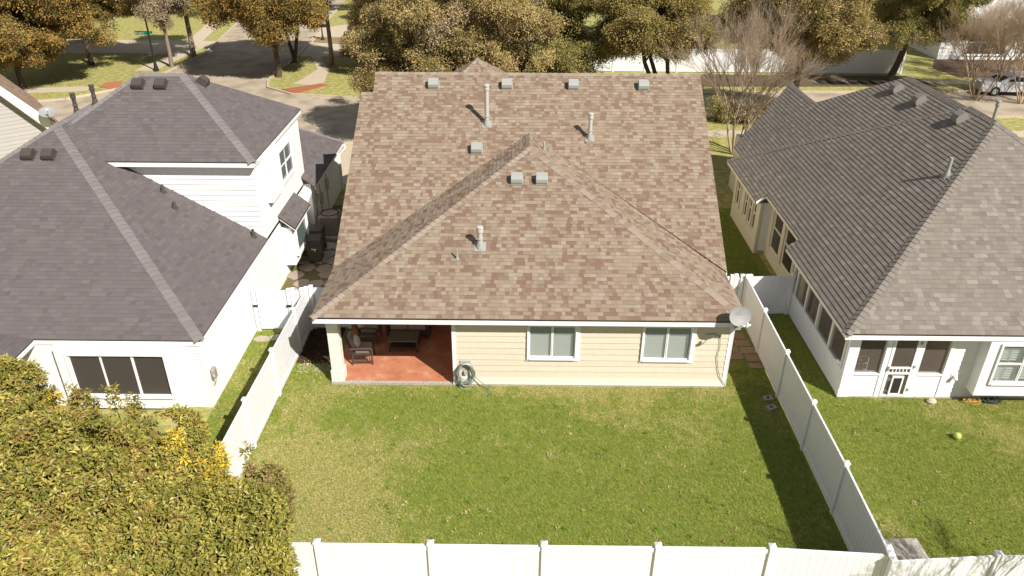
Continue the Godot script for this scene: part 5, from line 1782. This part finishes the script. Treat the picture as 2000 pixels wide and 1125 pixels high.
func street() -> void:
	flat("street", [[-90, -31], [-30, -41.5], [-14, -42.1], [-9, -43.1], [0, -46.6], [12, -48.6], [50, -49.8], [120, -50], [120, -57.2], [50, -56.4], [20, -55.2], [-10.5, -52.6], [-15.9, -53.7], [-18.0, -55.4], [-18.6, -57.5], [-18.4, -66], [-20, -90], [-24, -140], [-33, -140], [-29.5, -90], [-26.6, -66], [-27.2, -60], [-28.3, -55.2], [-31, -52], [-34, -51], [-90, -42.5]], 0.004, M.road)
	kerb([[-90, -42.5], [-34, -51], [-31, -52], [-28.3, -55.2], [-27.2, -60], [-26.6, -66], [-29.5, -90]])
	kerb([[-20, -90], [-18.4, -66], [-18.6, -57.5], [-18.0, -55.4], [-15.9, -53.7], [-10.5, -52.6], [20, -55.2], [50, -56.4]])
	kerb([[50, -49.8], [12, -48.6], [0, -46.6], [-9, -43.1], [-14, -42.1], [-30, -41.5], [-90, -31]])
	flat("sidewalk", [[-15.2, -56.2], [-14.4, -57.2], [-14.9, -61], [-16.4, -65], [-17.6, -68], [-18.1, -68], [-17.0, -64.5], [-15.8, -61], [-16.3, -57.6], [-16.6, -56.6]], 0.03, M.walk)
	flat("sidewalk", [[-60, -49.8], [-36, -53.3], [-31, -54.2], [-30.3, -55.2], [-31.5, -55.4], [-36, -54.6], [-60, -51.2]], 0.03, M.walk)
	flat("sidewalk", [[-28.3, -60.3], [-27.9, -66], [-29.8, -80], [-31.2, -80], [-29.3, -66], [-29.9, -60.3]], 0.03, M.walk)
	flat("driveway", [[-44, -66.4], [-28, -66.2], [-27, -71.5], [-44, -72]], 0.02, M.walk)
	flat("driveway", [[-18.5, -65.5], [-8, -66.0], [-3, -70], [-3, -84], [-15, -82], [-19.4, -78]], 0.02, M.walk)
	flat("sidewalk", [[3, -44.7], [30, -45.2], [60, -46], [60, -47.2], [30, -46.4], [3, -45.9]], 0.03, M.walk)
	flat("sidewalk", [[22, -57.4], [60, -58.6], [60, -59.8], [22, -58.6]], 0.03, M.walk)
	flat("curb_ramp", [[-17.0, -54.9], [-15.6, -53.95], [-13.9, -56.3], [-14.6, -56.6]], 0.05, mat(L(0.36, 0.13, 0.07), 0.9, M.grit, 0.8))
	flat("curb_ramp", [[-30.2, -55.2], [-28.6, -54.6], [-29.3, -56.9], [-30.4, -56.4]], 0.05, mat(L(0.42, 0.16, 0.08), 0.9, M.grit, 0.8))
	flat("mulch_patch", [[-18.6, -71.2], [-15.4, -70.4], [-14.4, -73.5], [-18.7, -73.6]], 0.03, M.soil)
	flat("mulch_patch", [[13, -56.6], [32, -57.2], [30, -60.2], [13, -60.3]], 0.03, mat(L(0.12, 0.085, 0.05), 1.0, grain(0.05, 0.75, 1.15), 0.5))
	flat("mulch_patch", [[34, -60.2], [36.5, -59.6], [41, -60.3], [48, -60], [48, -66.1], [35, -66.1], [33.4, -63]], 0.032, mat(L(0.13, 0.085, 0.055), 1.0, grain(0.05, 0.75, 1.15), 0.5))
	flat("driveway", [[-11.6, -42.35], [-8.3, -43.2], [-5.8, -37.8], [-8.4, -36.4], [-10.3, -38.0]], 0.02, M.walk)
	# street lamp with its name sign
	var o := thing("street_lamp", "black street lamp post with pale acorn globe and green street name sign", "street lamp", Vector3(-28.15, 0, -60.2))
	var s := Mb.new()
	s.lathe(Vector3.ZERO, [Vector2(0.2, 0), Vector2(0.2, 0.12), Vector2(0.12, 0.5), Vector2(0.08, 0.8), Vector2(0.055, 4.0), Vector2(0.09, 4.05), Vector2(0.11, 4.15), Vector2(0.001, 4.15)], 12)
	part("post", s, M.black, o)
	s = Mb.new()
	s.lathe(Vector3(0, 4.15, 0), [Vector2(0.1, 0), Vector2(0.22, 0.18), Vector2(0.24, 0.34), Vector2(0.16, 0.55), Vector2(0.07, 0.68), Vector2(0.02, 0.8), Vector2(0.001, 0.82)], 14)
	part("globe", s, mat(L(0.62, 0.64, 0.64), 0.25), o)
	s = Mb.new()
	s.box(Vector3(-1.05, 2.75, -0.02), Vector3(-0.06, 3.0, 0.02))
	s.box(Vector3(0.05, 2.8, -0.02), Vector3(0.3, 3.0, 0.02))
	var sg := part("name_sign", s, mat(L(0.0, 0.22, 0.12), 0.4), o)
	s = Mb.new()
	var x := -0.98
	for w in [0.05, 0.07, 0.04, 0.06, 0.05, 0.07, 0.05, 0.03]:
		s.box(Vector3(x, 2.82, 0.02), Vector3(x + w, 2.93, 0.026))
		x += w + 0.03
	part("lettering", s, M.white, sg)
	# mailbox
	o = thing("mailbox", "black mailbox on post at driveway edge across the street", "mailbox", Vector3(-17.9, 0, -72.3))
	s = Mb.new()
	s.lathe(Vector3.ZERO, [Vector2(0.2, 0), Vector2(0.09, 0.35), Vector2(0.06, 0.5), Vector2(0.05, 1.9), Vector2(0.001, 1.95)], 8)
	part("post", s, M.black, o)
	s = Mb.new()
	s.cbox(Vector3(-0.5, 1.15, -0.14), Vector3(0.4, 1.42, 0.14), 0.05)
	part("box", s, M.black, o)
	s = Mb.new()
	s.box(Vector3(0.05, 1.7, -0.03), Vector3(0.5, 1.78, 0.03))
	part("bracket", s, M.black, o)
	# low stone wall round a bed
	s = Mb.new()
	var sw := thing("stone_wall", "low curved stone wall edging a planting bed across street", "wall", Vector3(-15, 0, -66.3))
	var rng := RandomNumberGenerator.new()
	rng.seed = 81
	var wp := [Vector3(0, 0, 0), Vector3(1.0, 0, 0.3), Vector3(2.0, 0, 1.2), Vector3(3.2, 0, 2.2), Vector3(4.6, 0, 2.6)]
	var sm := [mat(L(0.36, 0.26, 0.17), 0.95, M.grit, 1), mat(L(0.27, 0.19, 0.125), 0.95, M.grit, 1)]
	for i in wp.size() - 1:
		for k in 3:
			for r in 2:
				s = Mb.new()
				var a: Vector3 = wp[i].lerp(wp[i + 1], k / 3.0)
				var b: Vector3 = wp[i].lerp(wp[i + 1], (k + 0.96) / 3.0)
				var d := (b - a).normalized()
				s.obox(a + Vector3.UP * 0.25 * r + d.cross(Vector3.UP) * rng.randf_range(-0.03, 0.03), b - a, Vector3.UP * 0.24, d.cross(Vector3.UP) * 0.3)
				part("stone", s, sm[rng.randi() % 2], sw)
	car("dark grey car with red tail light in driveway across street", Vector3(-13.6, 0.02, -74.6), 0.12, L(0.03, 0.03, 0.033), true)
	car("silver car at kerb behind bare bushes on far right", Vector3(35.2, 0.004, -55.4), PI - 0.05, L(0.45, 0.45, 0.46), false)
	car("pale blue car partly out of frame at far right kerb", Vector3(39.5, 0.004, -50.9), 0.03, L(0.35, 0.45, 0.47), false)

func far_houses() -> void:
	var rng := RandomNumberGenerator.new()
	rng.seed = 91
	var X := Vector3.RIGHT
	var U := Vector3.UP
	# white two-storey house across the street at the right
	var H := thing("white_gabled_house", "tall white lap-sided house across the street in top right corner", "house", Vector3(44, 0, -70))
	var s := Mb.new()
	holed(s, Vector3(35.2, 0, -66.2), X, 18, 7.5, 0.2, [[2.2, 5.6, 0.3, 2.5]])
	s.box(Vector3(35.2, 0, -78), Vector3(35.4, 7.5, -66.4)); s.box(Vector3(35.4, 0, -78), Vector3(53, 7.5, -77.8))
	var w := part("wall", s, M.white_plank[0], H, true)
	planks(w, Vector3(35.2, 0, -66.2), X, 18, 0.3, 7.4, 0.3, [[2.2, 5.6, 0.3, 2.9]], M.white_plank, rng, 0.03, true, false)
	window(H, Vector3(37.4, 0.3, -66.2), X, 3.4, 2.2, M.white, mat(L(0.06, 0.05, 0.045), 0.15), {"cols": 3, "rows": 2, "frame": 0.12})
	s = Mb.new()
	s.slab([Vector3(36.6, 2.75, -65.3), Vector3(41.6, 2.75, -65.3), Vector3(41.6, 3.3, -66.18), Vector3(36.6, 3.3, -66.18)], Vector3.DOWN * 0.1)
	part("porch_roof", s, mat(L(0.17, 0.13, 0.11), 0.9, M.grit, 1), H, true)
	s = Mb.new()
	s.slab([Vector3(34.6, 7.4, -65.6), Vector3(54, 7.4, -65.6), Vector3(54, 11, -72), Vector3(34.6, 11, -72)], Vector3.DOWN * 0.1)
	s.slab([Vector3(54, 7.4, -78.4), Vector3(34.6, 7.4, -78.4), Vector3(34.6, 11, -72), Vector3(54, 11, -72)], Vector3.DOWN * 0.1)
	part("roof", s, mat(L(0.2, 0.16, 0.14), 0.9, M.grit, 1), H, true)
	# pale house beyond the trees, top left
	H = thing("pale_house", "pale house with white eave mostly hidden by trees in top left", "house", Vector3(-52, 0, -88))
	s = Mb.new()
	holed(s, Vector3(-60, 0, -86), X, 11, 3.2, 0.2, [[8.2, 9.4, 0.9, 2.6]])
	part("wall", s, M.grey_plank[0], H, true)
	window(H, Vector3(-51.8, 0.9, -86), X, 1.2, 1.7, M.white, M.glass, {"cols": 1, "rows": 2, "frame": 0.12, "dark": M.dark})
	s = Mb.new()
	s.slab([Vector3(-60.6, 3.2, -85.3), Vector3(-48.4, 3.2, -85.3), Vector3(-50.5, 6, -90), Vector3(-58.5, 6, -90)], Vector3.DOWN * 0.15)
	part("roof", s, mat(L(0.2, 0.16, 0.14), 0.9, M.grit, 1), H, true)
	s = Mb.new()
	fascia(s, Vector3(-60.6, 3.15, -85.28), Vector3(-48.4, 3.15, -85.28), 0.3, Vector3.BACK)
	part("fascia", s, M.white, H, true)
	# gabled neighbour at the left edge
	H = thing("grey_gabled_house", "grey lap-sided gable with white rakes and brown shingle roof at left edge", "house", Vector3(-26, 0, -38.5))
	var d := Vector3(0.77, 0, -0.64).normalized()
	var nn := Vector3(0.64, 0, 0.77).normalized()
	var p := Vector3(-24.5, 0, -39.4)
	var at := func(k: float, y: float, out := 0.0) -> Vector3: return p - d * k + nn * out + Vector3.UP * y
	s = Mb.new()
	s.slab([at.call(0.15, 0.2), at.call(0.15, 2.0), at.call(6.0, 9.0), at.call(6.0, 0.2)] if d.cross(U).dot(nn) < 0 else [at.call(6.0, 0.2), at.call(0.15, 0.2), at.call(0.15, 2.0), at.call(6.0, 9.0)], -nn * 0.2)
	w = part("gable_wall", s, M.grey_plank[0], H, true)
	for i in 34: # boards get shorter up the gable
		var y := 0.3 + i * 0.2
		var k0 := maxf(0.15, (y + 0.2 - 2.0) / 1.2 + 0.2)
		if k0 > 5.8: break
		var b := part("plank", plank_mesh, M.grey_plank[i % 2], w)
		b.transform = Transform3D(Basis(d * (6.0 - k0), U * 0.196, nn * 0.022), at.call(6.0, y))
	s = Mb.new()
	s.slab([at.call(0.1, 1.62, 0.05), at.call(-0.35, 1.55, 0.05), at.call(-0.35, 1.85, 0.05), at.call(6.0, 9.5, 0.05), at.call(6.0, 9.15, 0.05)], -nn * 0.06)
	s.slab([at.call(0.1, 1.75, 0.55), at.call(-0.35, 1.65, 0.55), at.call(-0.35, 1.98, 0.55), at.call(6.0, 9.65, 0.55), at.call(6.0, 9.3, 0.55)], -nn * 0.06)
	part("rake_board", s, M.white, H, true)
	var rp := [at.call(-0.4, 2.0, 0.6), at.call(-0.4, 2.0, -7.0), at.call(6.0, 9.65, -7.0), at.call(6.0, 9.65, 0.6)]
	s = Mb.new()
	s.slab(rp, Vector3.DOWN * 0.06)
	var roof := part("roof", s, mat(L(0.22, 0.16, 0.12), 0.95, M.grit, 2), H, true)
	var tabs := []
	shingle_face(rp, 0.16, 0.16, 0.4, 0.004, 0.012, [0.3, 0.3, 0.2], rng, tabs, [])
	for t in tabs: t.size = 0.0
	for t in tabs: t.full = false
	lay_shingles(roof, tabs, [Color(0.33, 0.23, 0.17), Color(0.26, 0.18, 0.13), Color(0.37, 0.27, 0.2)], M.grit)

func trees() -> void:
	var rust := [Color(0.33, 0.205, 0.06), Color(0.27, 0.185, 0.06), Color(0.38, 0.235, 0.065), Color(0.21, 0.165, 0.055), Color(0.15, 0.13, 0.042)]
	var brown := [Color(0.36, 0.275, 0.18), Color(0.30, 0.235, 0.15), Color(0.43, 0.34, 0.23), Color(0.22, 0.175, 0.10)]
	var olive := [Color(0.31, 0.235, 0.09), Color(0.24, 0.19, 0.07), Color(0.37, 0.275, 0.115), Color(0.18, 0.155, 0.055), Color(0.43, 0.32, 0.15)]
	var green := [Color(0.26, 0.225, 0.07), Color(0.195, 0.18, 0.055), Color(0.32, 0.26, 0.09), Color(0.14, 0.14, 0.042), Color(0.37, 0.28, 0.11)]
	var f: Mesh = M.fine_leaf
	oak("rust-brown oak on grassy corner island left of the brick ramp", Vector3(-18.2, 0, -58.7), 9.0, 4.2, 2.3, rust, M, 1)
	oak("dark twin-trunked oak in shade behind the rust-brown corner oak", Vector3(-18.2, 0, -63.4), 9.5, 3.6, 2.8, rust, M, 2, {"stems": 2})
	oak("oak with pale slender trunk beside the mailbox driveway", Vector3(-15.0, 0, -62.6), 10.5, 3.4, 3.9, olive, M, 3, {"bark": M.palebark, "trunk": 0.17})
	oak("thin brownish tree right behind the street lamp", Vector3(-27.5, 0, -61.6), 8.4, 2.4, 3.0, brown, M, 4, {"density": 0.7, "leaf": f, "bark": M.palebark, "trunk": 0.15})
	oak("small oak at the sidewalk bend right of the street lamp", Vector3(-27.2, 0, -65.4), 9.5, 2.6, 3.4, green, M, 5, {"bark": M.palebark})
	oak("big orange-brown oak with low branches at left edge of photo", Vector3(-35.4, 0, -54.6), 9.5, 5.4, 0.7, rust, M, 6, {"lobes": 22})
	oak("broad olive oak left of the green street sign", Vector3(-34.2, 0, -62.2), 9.5, 4.3, 2.0, [rust[0], rust[1], olive[0], olive[1], green[3]], M, 7, {"lobes": 22})
	oak("brown oak behind the big orange-brown one, top left", Vector3(-43, 0, -70), 10, 6.0, 1.5, rust, M, 8)
	oak("olive tree hiding right end of driveway, left of tan ridge", Vector3(-9.6, 0, -60.5), 9.0, 4.0, 0.9, olive, M, 9, {"leaf": f, "density": 1.0})
	oak("bushy olive live oak directly behind left part of tan ridge", Vector3(-5.9, 0, -43.6), 9.6, 3.5, 1.0, olive, M, 10, {"leaf": f, "density": 1.0})
	oak("greyish thinning live oak behind middle of tan ridge", Vector3(-2.6, 0, -44.6), 10.2, 3.6, 1.0, [brown[0], brown[2], olive[0], olive[4]], M, 11, {"leaf": f, "density": 1.0})
	oak("golden olive live oak behind the entry pyramid roof", Vector3(-0.6, 0, -42.6), 8.4, 2.9, 1.0, [olive[0], olive[2], olive[4], green[2]], M, 12, {"leaf": f, "density": 1.0})
	oak("darker green live oak left of the far white fence", Vector3(1.7, 0, -46.2), 9.6, 3.3, 1.2, green, M, 13, {"leaf": f, "density": 1.0})
	oak("three-stemmed oak whose stems show before the far white fence", Vector3(9.4, 0, -46.6), 10.0, 3.9, 3.7, [olive[0], olive[1], green[0], green[2], rust[1]], M, 14, {"stems": 3, "trunk": 0.2, "lean": Vector3(-2.2, 0, 0), "leaf": f, "density": 1.2})
	oak("olive tree at far kerb behind the entry pyramid", Vector3(-3.5, 0, -58.5), 9.5, 4.0, 0.8, olive, M, 25, {"leaf": f})
	oak("drooping olive oak right of the bare myrtle, before far fence", Vector3(17.4, 0, -48.4), 9.8, 4.1, 3.2, olive, M, 15, {"leaf": f, "density": 1.0, "lobes": 22})
	oak("round green oak with dark leaning trunk right of far fence", Vector3(28.0, 0, -58.7), 9.4, 4.5, 2.5, green, M, 16, {"leaf": f, "density": 1.25, "trunk": 0.24, "lean": Vector3(1.2, 0, 0), "lobes": 20})
	oak("tall olive oak at back, above the far white fence", Vector3(8, 0, -72), 11, 6, 2, olive, M, 17)
	oak("rust oak at end of the side street", Vector3(-21, 0, -98), 10, 6, 2.2, rust, M, 18)
	oak("brown oak at back behind the dark car", Vector3(-9, 0, -84), 11, 6.5, 2.2, brown, M, 19)
	oak("olive oak at back, above the greyish thinning tree", Vector3(-1, 0, -76), 11, 6.5, 1.5, olive, M, 20)
	oak("green oak at back above the drooping olive oak", Vector3(23, 0, -76), 11, 5.5, 2, green, M, 22)
	oak("brown-green oak at back beside the side street lawn", Vector3(-36, 0, -86), 10, 5.5, 2, rust, M, 23)
	bare_tree("bare multi-stemmed myrtle between the tan house and grey-brown roof", Vector3(12.3, 0, -41.9), 7, 2.3, 0.055, 6, M.twig, 101, 0.5, 0.13, 0.26, "bare_myrtle")
	bare_tree("bare brown bush in front of silver car, leftmost of the three", Vector3(32.0, 0, -53.6), 7, 2.05, 0.05, 6, M.twig, 102, 0.5, 0.12, 0.42, "bare_bush")
	bare_tree("bare brown bush in front of silver car, middle of the three", Vector3(34.8, 0, -52.8), 7, 2.05, 0.05, 6, M.twig, 103, 0.5, 0.12, 0.42, "bare_bush")
	bare_tree("bare brown bush in front of silver car, rightmost of the three", Vector3(37.3, 0, -54.0), 7, 2.05, 0.05, 6, M.twig, 104, 0.5, 0.12, 0.42, "bare_bush")
	bare_tree("bare brown bush against lower window of white gabled house", Vector3(38.2, 0, -61.5), 6, 1.9, 0.05, 6, M.twig, 106, 0.5, 0.12, 0.42, "bare_bush")
	bare_tree("bare brown bush left of window of white gabled house", Vector3(35.3, 0, -60.5), 6, 1.6, 0.05, 6, M.twig, 107, 0.5, 0.12, 0.42, "bare_bush")
	bare_tree("pale bare tree rising at the lower right edge, beyond the rear fence", Vector3(12.9, 0, -8.7), 1, 2.0, 0.075, 6, M.palegrey, 105, 0.5, 0.08, 0.1, "bare_tree", Vector3(-0.38, 0, -0.2))
	# dark hedge and bushes by the street
	var rng := RandomNumberGenerator.new()
	rng.seed = 111
	for k in 3:
		var o := thing("shrub", ["dark shrub left of the bare myrtle near street", "brown shrub behind the bare myrtle near street", "brown shrub right of the bare myrtle near street"][k], "shrub", Vector3([12.6, 14.2, 16.2][k], 0, [-48.0, -47.8, -47.9][k]))
		var s := Mb.new()
		s.tube([Vector3.ZERO, Vector3(0.1, 0.8, 0)], [0.06, 0.03], 6)
		part("stem", s, M.bark, o)
		crown("foliage", o, M.fine_leaf, M.foliage, [[Vector3(0, 0.8, 0), Vector3(1.0, 0.8, 0.8), 160], [Vector3(0.5, 0.6, 0.2), Vector3(0.7, 0.6, 0.7), 80]], green if k == 0 else brown, rng, 0.6, 1.0)

# large-leaved evergreens in the lower left corner
func near_trees() -> void:
	var leafc := [Color(0.23, 0.208, 0.038), Color(0.30, 0.258, 0.05), Color(0.165, 0.165, 0.03), Color(0.38, 0.315, 0.075), Color(0.25, 0.215, 0.045), Color(0.26, 0.165, 0.05)]
	var gold := [Color(0.58, 0.38, 0.03), Color(0.52, 0.37, 0.04), Color(0.36, 0.28, 0.035), Color(0.24, 0.2, 0.045), Color(0.19, 0.17, 0.035), Color(0.22, 0.19, 0.04)]
	var reds := [Color(0.25, 0.17, 0.07), Color(0.22, 0.19, 0.045), Color(0.28, 0.2, 0.08), Color(0.19, 0.18, 0.04), Color(0.25, 0.21, 0.05), Color(0.17, 0.17, 0.035)]
	var rng := RandomNumberGenerator.new()
	rng.seed = 121
	var T := [
		["large glossy-leaved evergreen filling the lower left corner", Vector3(-9.2, 0, -10.9), [
			[Vector3(-1.5, 3.0, 0.6), Vector3(1.5, 1.2, 1.5), 2200], [Vector3(0.6, 3.3, 0.2), Vector3(1.5, 1.1, 1.4), 2000], [Vector3(-0.4, 3.2, -1.5), Vector3(1.6, 1.0, 1.2), 1900], [Vector3(0.9, 2.9, 1.7), Vector3(1.5, 1.2, 1.1), 1600], [Vector3(1.5, 2.3, -1.5), Vector3(1.2, 0.9, 1.0), 1200], [Vector3(2.2, 2.5, 0.6), Vector3(1.1, 1.1, 1.1), 1200], [Vector3(-0.9, 2.7, 2.2), Vector3(1.5, 1.2, 0.9), 1300], [Vector3(0.2, 1.9, 0), Vector3(2.6, 1.0, 2.3), 1000]], leafc],
		["evergreen with upright shoots before the white house window bay", Vector3(-11.6, 0, -13.8), [
			[Vector3(-0.6, 2.4, 0), Vector3(1.5, 1.1, 1.2), 1700], [Vector3(-1.0, 2.75, -1.5), Vector3(1.0, 1.0, 0.7), 900], [Vector3(1.2, 2.1, 0.4), Vector3(1.1, 0.9, 1.0), 1100], [Vector3(2.3, 1.9, -0.2), Vector3(0.9, 0.8, 0.9), 700], [Vector3(0.7, 1.6, -1.1), Vector3(1.1, 0.7, 0.6), 700], [Vector3(3.2, 2.1, -0.9), Vector3(0.8, 0.6, 0.6), 520]], leafc],
		["evergreen with rounded right side leaning over the white fence", Vector3(-6.35, 0, -10.6), [
			[Vector3(0.7, 2.3, -0.9), Vector3(0.95, 0.95, 0.8), 900], [Vector3(1.15, 2.0, 0.1), Vector3(0.85, 0.95, 0.9), 850], [Vector3(0.2, 2.5, 0.5), Vector3(1.1, 0.9, 0.9), 950], [Vector3(-0.8, 2.3, -0.9), Vector3(1.0, 0.9, 0.8), 850], [Vector3(0.5, 1.6, 0), Vector3(1.1, 0.8, 1.1), 600]], [leafc[0], leafc[1], leafc[2], leafc[4], reds[1]]],
		["olive-brown shrub with a tall thin shoot against the white side fence", Vector3(-5.75, 0, -13.1), [
			[Vector3(0.1, 1.5, 0.1), Vector3(0.5, 0.7, 0.45), 420], [Vector3(0.2, 1.9, -0.1), Vector3(0.32, 0.5, 0.3), 160], [Vector3(-0.35, 2.3, -0.3), Vector3(0.14, 0.65, 0.14), 40]], reds],
		["yellow-leaved shrub glowing between evergreens and white fence", Vector3(-7.0, 0, -13.0), [
			[Vector3(0.0, 2.7, 0.0), Vector3(0.5, 0.6, 0.5), 420], [Vector3(0.5, 2.3, 0.6), Vector3(0.45, 0.5, 0.4), 300], [Vector3(-0.55, 2.8, -0.25), Vector3(0.35, 0.5, 0.4), 220], [Vector3(0.9, 2.1, 1.1), Vector3(0.3, 0.4, 0.3), 150]], gold],
	]
	var mats := []
	for c in leafc:
		var m := mat((c as Color).linear_to_srgb(), 0.42)
		m.metallic_specular = 0.38
		m.backlight_enabled = true
		m.backlight = Color(0.16, 0.15, 0.03)
		mats.append(m)
	var q := 0
	for t in T:
		var o := thing("evergreen_tree" if q < 3 else "shrub", t[0], "tree" if q < 3 else "shrub", t[1])
		var s := Mb.new()
		for l in t[2]:
			s.tube([Vector3(0, 0, 0), Vector3(l[0].x * 0.3, l[0].y * 0.5, l[0].z * 0.3), l[0]], [0.09 if q < 3 else 0.03, 0.06 if q < 3 else 0.02, 0.015], 7)
		part("trunk", s, M.bark, o)
		crown("crown", o, M.big_leaf, M.gloss_leaf, t[2].map(func(l): return [l[0], l[1], l[2] * 1.6]), t[3], rng, 0.42, 1.12, 0.6, 0.75)
		if q < 3: # the shoots on top are pieces of their own
			for i in 100:
				var l: Array = t[2][rng.randi() % t[2].size()]
				var d := Vector3(rng.randfn(), absf(rng.randfn()) + 0.6, rng.randfn() + 0.4).normalized()
				var b := part("leaf_sprig", M.big_leaf, mats[rng.randi() % 5], o)
				b.transform = Transform3D(spin(rng, rng.randf_range(0.75, 1.05)), l[0] + d * l[1] * 1.06)
		q += 1
	# upright shoots in front of the bay window
	var sh := thing("shrub", "row of thin leafy shoots rising in front of the bay window", "shrub", Vector3(-11.4, 0, -15.6))
	for i in 9:
		var x := -1.7 + i * 0.46 + rng.randf_range(-0.1, 0.1)
		var h := rng.randf_range(2.2, 3.1)
		var zz := rng.randf_range(-0.3, 0.3)
		var s := Mb.new()
		s.tube([Vector3(x, 0, zz), Vector3(x + 0.05, h * 0.5, zz), Vector3(x, h, zz)], [0.02, 0.015, 0.006], 5)
		part("stem", s, M.bark, sh)
		crown("foliage", sh, M.big_leaf, M.gloss_leaf, [[Vector3(x, h - 0.25, zz), Vector3(0.24, 0.6, 0.24), 60]], leafc if i % 3 else gold, rng, 0.6, 1.0, 0.1, 0.05)

func lawns() -> void:
	var tone := FastNoiseLite.new()
	tone.seed = 5; tone.frequency = 0.22; tone.fractal_octaves = 3
	var fine := FastNoiseLite.new()
	fine.seed = 6; fine.frequency = 1.6; fine.fractal_octaves = 2
	var house := Rect2(-1.98, -45, 8.56, 25.36)
	var porch := Rect2(-6.0, -45, 4.1, 25.4)
	var bed := Rect2(-7.3, -23.1, 1.35, 2.3)
	var edge := []
	for i in 14: edge.append([Vector2(-5.5 + i * 0.9, -19.55), 0.75, 0.4])
	grass_field("rear_lawn_grass", "patchy green and straw grass of the fenced back yard", Rect2(-7.25, -22.9, 15.25, 11.1), 0.043, tone, fine,
		[[Vector2(-5.8, -14.6), 4.2, 0.62], [Vector2(-5.2, -13.4), 2.2, 0.2], [Vector2(-6.4, -16.8), 1.8, 0.25], [Vector2(-3.6, -18.3), 1.7, -0.35], [Vector2(-6.2, -18.6), 1.2, 0.4], [Vector2(0.8, -15.2), 4.2, -0.42], [Vector2(2.5, -19.1), 2.2, 0.45], [Vector2(-1.2, -18.2), 1.6, -0.3], [Vector2(1.5, -16.3), 1.0, 0.3], [Vector2(5.5, -17.8), 1.6, 0.3], [Vector2(7.2, -16), 2.5, -0.2], [Vector2(-2.6, -13.6), 1.4, 0.35], [Vector2(4.2, -13.2), 2.5, -0.25]] + edge,
		[house, porch, bed, Rect2(6.6, -23, 1.9, 1.7)], M, 131)
	# low weeds and fallen leaves in the turf
	var rng := RandomNumberGenerator.new()
	rng.seed = 136
	var wp := []
	var wt := []
	for i in 420:
		var p := Vector3(rng.randf_range(-7.0, 17.0), 0.03, rng.randf_range(-19.4, -12.0))
		if p.x > 6.4 and p.x < 8.4 or p.x > 9.0 and p.x < 9.9 and p.z > -13.6: continue
		wp.append(Transform3D(spin(rng, rng.randf_range(0.3, 0.65)), p))
		wt.append([Color(0.10, 0.19, 0.02), Color(0.13, 0.22, 0.03), Color(0.4, 0.3, 0.14), Color(0.5, 0.4, 0.22)][rng.randi() % 4])
	var wd := scatter("lawn_weeds", self, M.big_leaf, M.foliage, wp, wt)
	tag(wd, "low weeds and fallen leaves dotted over both back lawns", "weeds", "", "stuff")
	grass_field("right_lawn_grass", "green grass of the neighbour's yard right of the white fence", Rect2(8.3, -19.2, 9.2, 9.2), 0.045, tone, fine,
		[[Vector2(11.5, -15.5), 3.5, -0.45], [Vector2(14.5, -18.4), 2.6, 0.5], [Vector2(15.5, -16.2), 2.0, 0.25], [Vector2(9.2, -13.8), 1.0, 0.35], [Vector2(12.0, -12.5), 2.5, -0.3], [Vector2(12, -18.9), 2.0, 0.35]],
		[Rect2(9.0, -13.5, 0.84, 0.7)], M, 132)
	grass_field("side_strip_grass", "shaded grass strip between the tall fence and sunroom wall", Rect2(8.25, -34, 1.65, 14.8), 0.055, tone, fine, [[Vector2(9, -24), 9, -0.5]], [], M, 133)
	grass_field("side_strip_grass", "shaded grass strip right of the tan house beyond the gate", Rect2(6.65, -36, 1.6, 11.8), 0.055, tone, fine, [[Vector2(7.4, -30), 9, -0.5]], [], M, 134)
	grass_field("side_strip_grass", "grass strip between white house wall and white side fence", Rect2(-9.05, -22.7, 1.72, 9.5), 0.05, tone, fine, [[Vector2(-8.2, -19), 5, 0.05]], [], M, 135)
